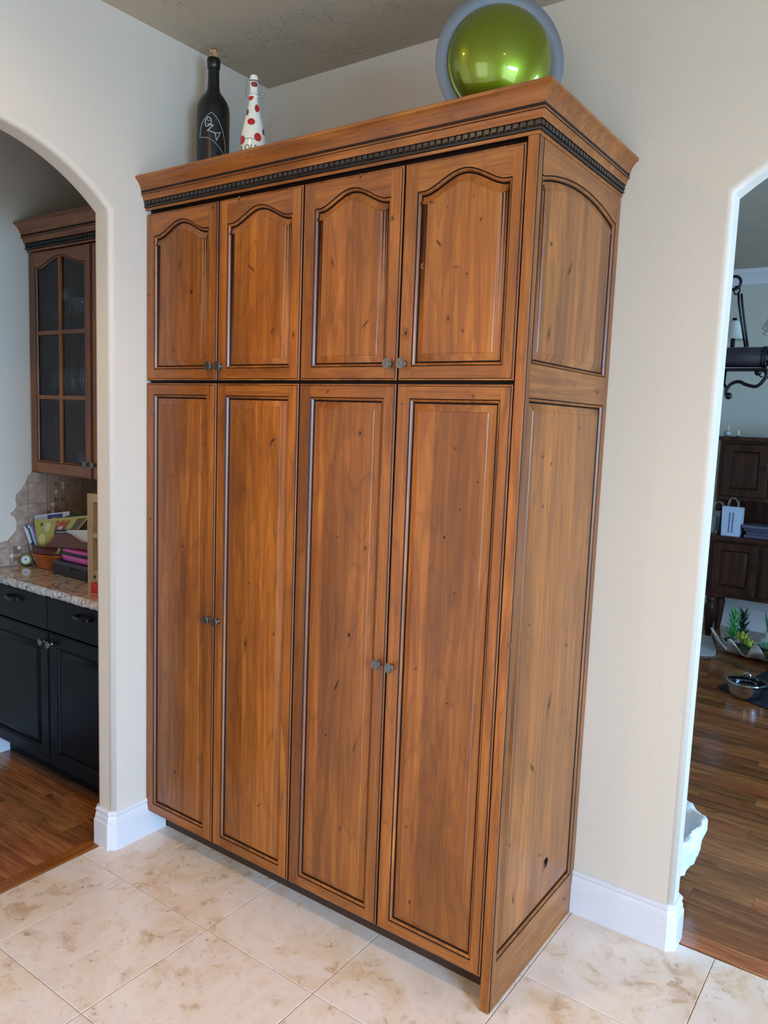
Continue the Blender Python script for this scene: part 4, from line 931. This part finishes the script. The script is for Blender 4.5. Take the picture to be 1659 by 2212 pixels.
# pot, mat, bowl
ZF = .0008
mb = MB(); rnd = random.Random(4); mp_ = [(-.145, 3.50), (.02, 3.36), (.20, 3.27), (.62, 3.25), (.66, 4.28), (.30, 4.33), (.06, 4.13), (-.01, 3.80), (-.115, 3.62)]
mb.prism(mp_, lambda u, v, w: (u, v, ZF+w), 0, .006); tag(mb.build('black_mat', flat('black_cloth', 18, 20, 28, .8), bevel=.002), 'black cloth mat on the hardwood floor under the steel pot', 'mat')
pt = thing('cooking_pot', 'polished steel saucepan with a glass lid on the black mat', 'pot', (.045, 3.415, .007)); px_, py_ = .045, 3.415
mb = MB(); mb.lathe([(0, 0), (.075, 0), (.085, .004), (.104, .035), (.114, .075), (.116, .095), (.120, .097), (.118, .099), (.113, .097), (.110, .075), (.100, .037), (.08, .008), (0, .006)], (px_, py_, .0072), n=48); mb.build('bowl', M_STEEL, pt)
mb = MB(); mb.lathe([(.113, .0995), (.117, .100), (.117, .103), (.111, .103)], (px_, py_, .0072), n=48); mb.build('lid_rim', M_STEEL, pt)
mb = MB(); mb.lathe([(.111, .103), (.09, .110), (.05, .117), (.0, .120)], (px_, py_, .0072), n=40); mb.build('glass_lid', M_GLASS, pt)
mb = MB(); kz = .127; mb.tube([(px_-.018, py_, kz), (px_-.016, py_, kz+.026), (px_, py_, kz+.036), (px_+.016, py_, kz+.026), (px_+.018, py_, kz)], .007, 8); mb.build('lid_handle', M_STEEL, pt)
mb = MB(); mb.tube([(px_+.112, py_-.02, .090), (px_+.15, py_-.03, .102), (px_+.30, py_-.06, .112), (px_+.32, py_-.062, .112)], [.007, .008, .010, .008], 8); mb.build('handle', M_STEEL, pt)
mb = MB(); bcx, bcy = .22, 4.10; n = 60; rings = []
for r, h in ((.06, .0), (.075, .004), (.12, .045), (.15, .085), (.156, .098), (.150, .098), (.143, .083), (.11, .045), (.06, .012), (.001, .010)):
    rings.append([(bcx+r*(1+.012*math.sin(20*2*PI*j/n)*(r > .08))*math.cos(2*PI*j/n), bcy+r*(1+.012*math.sin(20*2*PI*j/n)*(r > .08))*math.sin(2*PI*j/n), .0072+h) for j in range(n)])
mb.loft(rings, 0, True, True, True); tag(mb.build('ribbed_bowl', flat('grey_ceramic', 150, 158, 166, .35)), 'grey ribbed bowl behind the steel pot on the black mat', 'bowl')
mb = MB(); mb.prism([(-.95, 4.20), (-.42, 4.17), (-.345, 4.20), (-.325, 4.27), (-.345, 4.40), (-.47, 4.80), (-.95, 4.82)], lambda u, v, w: (u, v, ZF+w), 0, .01)
tag(mb.build('white_rug', flat('off_white_wool', 178, 184, 190, .9), bevel=.004), 'off-white mat with a rounded corner on the floor left of the shell planter', 'rug')

# clam shell planter
SX, SY = -.045, 4.51; sh = thing('shell_planter', 'giant clam shell planter with wavy rim, filled with succulents', 'planter', (SX, SY, ZF))
M_SHELL = mat('shell_grey_white', srgb(188, 180, 172), .55); t = NT(M_SHELL); v = t.coords((1, 1, 1)); t.link(t.ramp(t.noise(v, 18, 5), [(.35, srgb(140, 130, 124)), (.6, srgb(206, 200, 194))]), t.b.inputs['Base Color'])
def shell_r(th): return 1+.085*math.cos(12*th)
mb = MB(); n = 160; rings = []
for q in ((.35, 0), (.55, .01), (.75, .16), (.88, .45), (.97, .8), (1.0, 1.0), (.975, 1.0), (.93, .8), (.84, .45), (.7, .2), (.3, .08)):
    row = []
    for j in range(n):
        th = 2*PI*j/n; wv = .5+.5*math.cos(12*th); k = max(0, (q[0]-.45)/.55)
        r = q[0]*(1+.10*math.cos(12*th)*k); h = q[1]*(.028+.115*wv)
        row.append((SX+.345*r*math.cos(th), SY+.27*r*math.sin(th), .010+ZF+h))
    rings.append(row)
rings.insert(0, [(SX+.08*math.cos(2*PI*j/n), SY+.06*math.sin(2*PI*j/n), ZF) for j in range(n)])
mb.loft(rings, 0, True, True, True, False); mb.build('shell', M_SHELL, sh)
M_MOSS = mat('moss', srgb(62, 72, 34), .9); t = NT(M_MOSS); v = t.coords((1, 1, 1)); t.link(t.ramp(t.noise(v, 70, 5, .7), [(.35, srgb(30, 34, 18)), (.55, srgb(70, 78, 36)), (.7, srgb(112, 112, 50))]), t.b.inputs['Base Color'])
mb = MB(); rnd = random.Random(8); rings = [[(SX, SY, .075)]*40]
for k in range(1, 9):
    r = k/8*.80; rings.append([(SX+.30*r*math.cos(2*PI*j/40), SY+.235*r*math.sin(2*PI*j/40), .066-.03*(k/8)**2+rnd.uniform(-.007, .007)) for j in range(40)])
mb.loft(rings, 0, False); mb.build('moss_bed', M_MOSS, sh)
mb = MB(); rnd = random.Random(9)
for i in range(420):
    u = rnd.random(); x = -.36+u*.36+rnd.gauss(0, .015); y = min(4.155, 4.09+.04*math.sin(u*5)+rnd.gauss(0, .02)+.03*(1-u)); a = rnd.random()*6.28; s = rnd.uniform(.006, .013); z = ZF+rnd.uniform(.002, .02)
    mb.add([(x, y, z), (x+s*math.cos(a)-s*.3*math.sin(a), y+s*math.sin(a)+s*.3*math.cos(a), z+.003), (x+2*s*math.cos(a), y+2*s*math.sin(a), z+s*.5), (x+s*math.cos(a)+s*.3*math.sin(a), y+s*math.sin(a)-s*.3*math.cos(a), z+.003)], [(0, 1, 2, 3)])
tag(mb.build('moss_sprigs', M_MOSS, fix=False), 'loose sprigs of moss on the floor in front of the shell planter', 'moss', kind='stuff')
def leafmesh(L, w_, th, curl, m, name='leaf'):
    mb = MB(); rings = []; n = 6
    for i in range(n+1):
        q = i/n; ww = w_*(math.sin(PI*(.12+.88*q))**.7 if q < 1 else .02); x = L*q; z = curl*q*q*L
        rings.append([(x, -ww/2, z), (x, 0, z-th*(1-q)-.0003), (x, ww/2, z), (x, 0, z+th*.4*(1-q)+.0003)])
    mb.loft(rings, 0, True, True, True, True); o = mb.build(name, m, None); return o
def succ(name, lab, x, y, z, leaves, L, w_, m, el0, el1, curl=.1, layers=1, grp=None):
    r = thing(name, lab, 'plant', (x, y, z), 'succulents in the shell planter'); base = leafmesh(L, w_, w_*.3, curl, m); first = True; rnd = random.Random(int(x*1000)+leaves)
    for k in range(leaves):
        c = base if first else base.copy()
        if not first: COL.objects.link(c)
        first = False; c.parent = r; c.matrix_parent_inverse = Matrix()
        q = k/max(1, leaves-1); az = k*2.39996; el = el0+(el1-el0)*q
        c.rotation_euler = Matrix.Rotation(az, 3, 'Z').to_4x4().to_3x3().__matmul__(Matrix.Rotation(-el, 3, 'Y')).to_euler()
        s = (1-.35*q)*rnd.uniform(.85, 1.1) if layers == 1 else rnd.uniform(.85, 1.1); c.scale = (s, s, s)
        if layers > 1: c.location = (0, 0, layers*.012*q*leaves/8)
    return r
M_ALOE = mat('aloe_green', srgb(56, 122, 84), .45); M_SG = mat('bright_succulent_green', srgb(84, 176, 96), .45); M_LIME = mat('lime_rosette', srgb(168, 188, 72), .45); M_BLUE = mat('blue_green_succulent', srgb(116, 184, 150), .5); M_DKG = mat('dark_succulent', srgb(34, 66, 50), .5)
succ('aloe', 'tall spiky dark green aloe in the shell planter', .02, 4.58, .07, 11, .32, .036, M_ALOE, .95, 1.5)
succ('succulent', 'upright bright green feathery succulent at the left of the shell planter', -.27, 4.58, .07, 44, .085, .020, M_SG, .5, 1.0, layers=3)
succ('succulent', 'upright dark green feathery succulent beside the bright one in the shell planter', -.225, 4.68, .07, 40, .085, .020, M_DKG, .5, 1.0, layers=3)
succ('succulent', 'lime green rosette succulent in the shell planter', -.18, 4.47, .10, 18, .075, .05, M_LIME, .3, 1.4, .5)
succ('succulent', 'smaller lime green rosette in front of its larger twin', -.12, 4.40, .085, 16, .062, .042, M_LIME, .3, 1.4, .5)
succ('succulent', 'spiky blue green rosette in front of the aloe', -.01, 4.42, .085, 22, .10, .018, M_BLUE, .1, 1.2)
succ('succulent', 'larger spiky blue green rosette at the right of the shell planter', .10, 4.44, .095, 30, .13, .020, M_BLUE, .1, 1.3)
succ('succulent', 'low dark green rosette behind the lime rosettes', -.27, 4.46, .07, 14, .075, .035, M_DKG, .2, 1.1)

# lined waste bin behind the right arch pier
wx, wy = .178, .985
wbn = thing('waste_bin', 'waste bin lined with a crumpled white plastic bag behind the right arch pier', 'bin', (wx, wy, ZF))
mb = MB(); n = 48
mb.loft([[(wx+rx*math.cos(2*PI*j/n), wy+ry*math.sin(2*PI*j/n), ZF+h) for j in range(n)] for rx, ry, h in ((.085, .14, 0), (.128, .195, .235), (.124, .19, .235), (.082, .135, .006))], 0, True, True, True, True); mb.build('bin_body', flat('grey_bin', 110, 112, 116, .5), wbn)
rnd = random.Random(5); mb = MB(); n = 72; rings = []
for k, (r, h) in enumerate(((.82, .10), (.88, .13), (.92, .155), (.97, .18), (1.02, .205), (1.04, .228), (1.02, .246), (.95, .254), (.87, .248), (.80, .232), (.76, .20), (.55, .15), (.15, .13))):
    row = []
    for j in range(n):
        th = 2*PI*j/n; cr = .006*math.sin(7*th+k*.9)+.005*math.sin(13*th-k*1.7)+rnd.uniform(-.004, .004)
        row.append((wx+(.150*r+cr)*math.cos(th), wy+(.215*r+cr)*math.sin(th), ZF+h+.008*math.sin(5*th+k)+rnd.uniform(-.003, .003)))
    rings.append(row)
mb.loft(rings, 0, True); mb.build('liner_bag', flat('white_plastic_liner', 226, 234, 238, .4), wbn)

# iron chandelier
YC = 2.4; chd = thing('chandelier', 'black iron chandelier with scrolled arms and glass bell shades beyond the right archway', 'chandelier', (.06, YC, ZC-.002))
mb = MB(); mb.lathe([(.0, 0), (.06, 0), (.055, -.015), (.012, -.03)], (-.048, YC, ZC-.001), n=24); mb.build('ceiling_canopy', M_IRON, chd)
z = ZC-.04; k = 0
while z > 2.47:
    mb = MB(); a = k % 2; mb.tube([((-.048+.011*math.cos(q)*(1-a)), YC+.011*math.cos(q)*a, z+.021*math.sin(q)) for q in [2*PI*i/12 for i in range(13)]], .003, 6); mb.build('chain_link', M_IRON, chd); z -= .031; k += 1
mb = MB(); mb.tube([(-.024+.03*math.sin(q), YC, 2.43+.032*math.cos(q)) for q in [-.3+4.0*i/12 for i in range(13)]], .0075, 8); mb.build('hook', M_IRON, chd)
mb = MB(); mb.tube([(-.010+.014*math.cos(q), YC, 2.392+.02*math.sin(q)) for q in [2*PI*i/14 for i in range(15)]], .004, 6); mb.build('ring', M_IRON, chd)
mb = MB(); mb.tube([(-.002, YC, 2.385), (.004, YC, 2.33), (.052, YC, 2.112)], .0055, 8); mb.tube([(.013, YC, 2.375), (.020, YC, 2.33), (.064, YC, 2.112)], .0055, 8); mb.build('suspension_rod', M_IRON, chd)
mb = MB(); mb.lathe([(0, 0), (.048, 0), (.050, .004), (.050, .236), (.048, .24), (0, .24)], (-.10, YC, 2.062), (1, 0, -.01), 28); mb.build('central_drum', mat('gunmetal', srgb(62, 62, 74), .4, .4), chd)
for x in (.138, .150): 
    mb = MB(); mb.lathe([(.048, 0), (.053, .001), (.053, .009), (.048, .010)], (x, YC, 2.060), (1, 0, -.01), 28); mb.build('collar', M_IRON, chd)
mb = MB(); mb.box((-.10, YC-.05, 1.993), (.17, YC+.05, 2.004)); mb.build('base_plate', M_IRON, chd, bevel=.002)
def spline(P, n=8):
    out = []
    for i in range(len(P)-1):
        p0 = Vector(P[max(i-1, 0)]); p1 = Vector(P[i]); p2 = Vector(P[i+1]); p3 = Vector(P[min(i+2, len(P)-1)])
        for k in range(n):
            t_ = k/n; out.append(.5*((2*p1)+(-p0+p2)*t_+(2*p0-5*p1+4*p2-p3)*t_*t_+(-p0+3*p1-3*p2+p3)*t_**3))
    out.append(Vector(P[-1])); return out
arm = [(-.012, 1.868), (-.013, 1.895), (.005, 1.925), (.04, 1.938), (.08, 1.922), (.125, 1.915), (.155, 1.945), (.165, 1.975), (.150, 1.995)]
for dy in (-.006, .006):
    pass
mb = MB(); pts = spline([(x, YC-.02, z) for x, z in arm]); mb.tube(pts, .0085, 8); mb.build('scroll_arm', M_IRON, chd)
mb = MB(); mb.ball((-.001, YC-.02, 1.866), .018); mb.build('ball_finial', M_IRON, chd)
mb = MB(); mb.ball((.126, YC-.02, 1.985), .018); mb.tube([(.126, YC-.02, 1.983), (.137, YC-.02, 1.965), (.150, YC-.02, 1.960)], .004, 6); mb.build('ball_finial', M_IRON, chd)
mb = MB(); mb.tube([(-.03, YC, 1.995), (-.03, YC-.01, 1.93), (-.012, YC-.02, 1.90)], .007, 8); mb.build('post', M_IRON, chd)
pts2 = spline([(.150, YC, 2.0), (.20, YC, 1.93), (.30, YC, 1.92), (.40, YC, 2.0), (.42, YC, 2.08)]); mb = MB(); mb.tube(pts2, .0065, 8); mb.build('scroll_arm', M_IRON, chd)
M_SHADE = mat('frosted_glass_shade', srgb(224, 228, 222), .35); M_SHADE.node_tree.nodes['Principled BSDF'].inputs['Transmission Weight'].default_value = .25
for x, y, z in ((-.075, 2.72, 2.185), (.125, 2.74, 2.24), (.165, 2.56, 2.19), (.42, 2.40, 2.14)):
    s_ = MB(); s_.lathe([(.068, 0), (.066, .004), (.05, .03), (.036, .065), (.026, .095), (.022, .10), (.020, .10), (.034, .065), (.047, .03), (.062, .004), (.068, 0)], (x, y, z), n=28); s_.build('bell_shade', M_SHADE, chd)
    s_ = MB(); s_.tube([(x, y, z+.10), (x, y, z+.115)], .012, 8); s_.tube([(x, y, z+.10), (x, y, z-.045)], .012, 8); s_.tube([(x, y, z-.045), (x*.5+.03, (y+YC)/2+.03, 2.05), (.05, YC+.04, 2.03)], .006, 6); s_.build('shade_arm', M_IRON, chd)
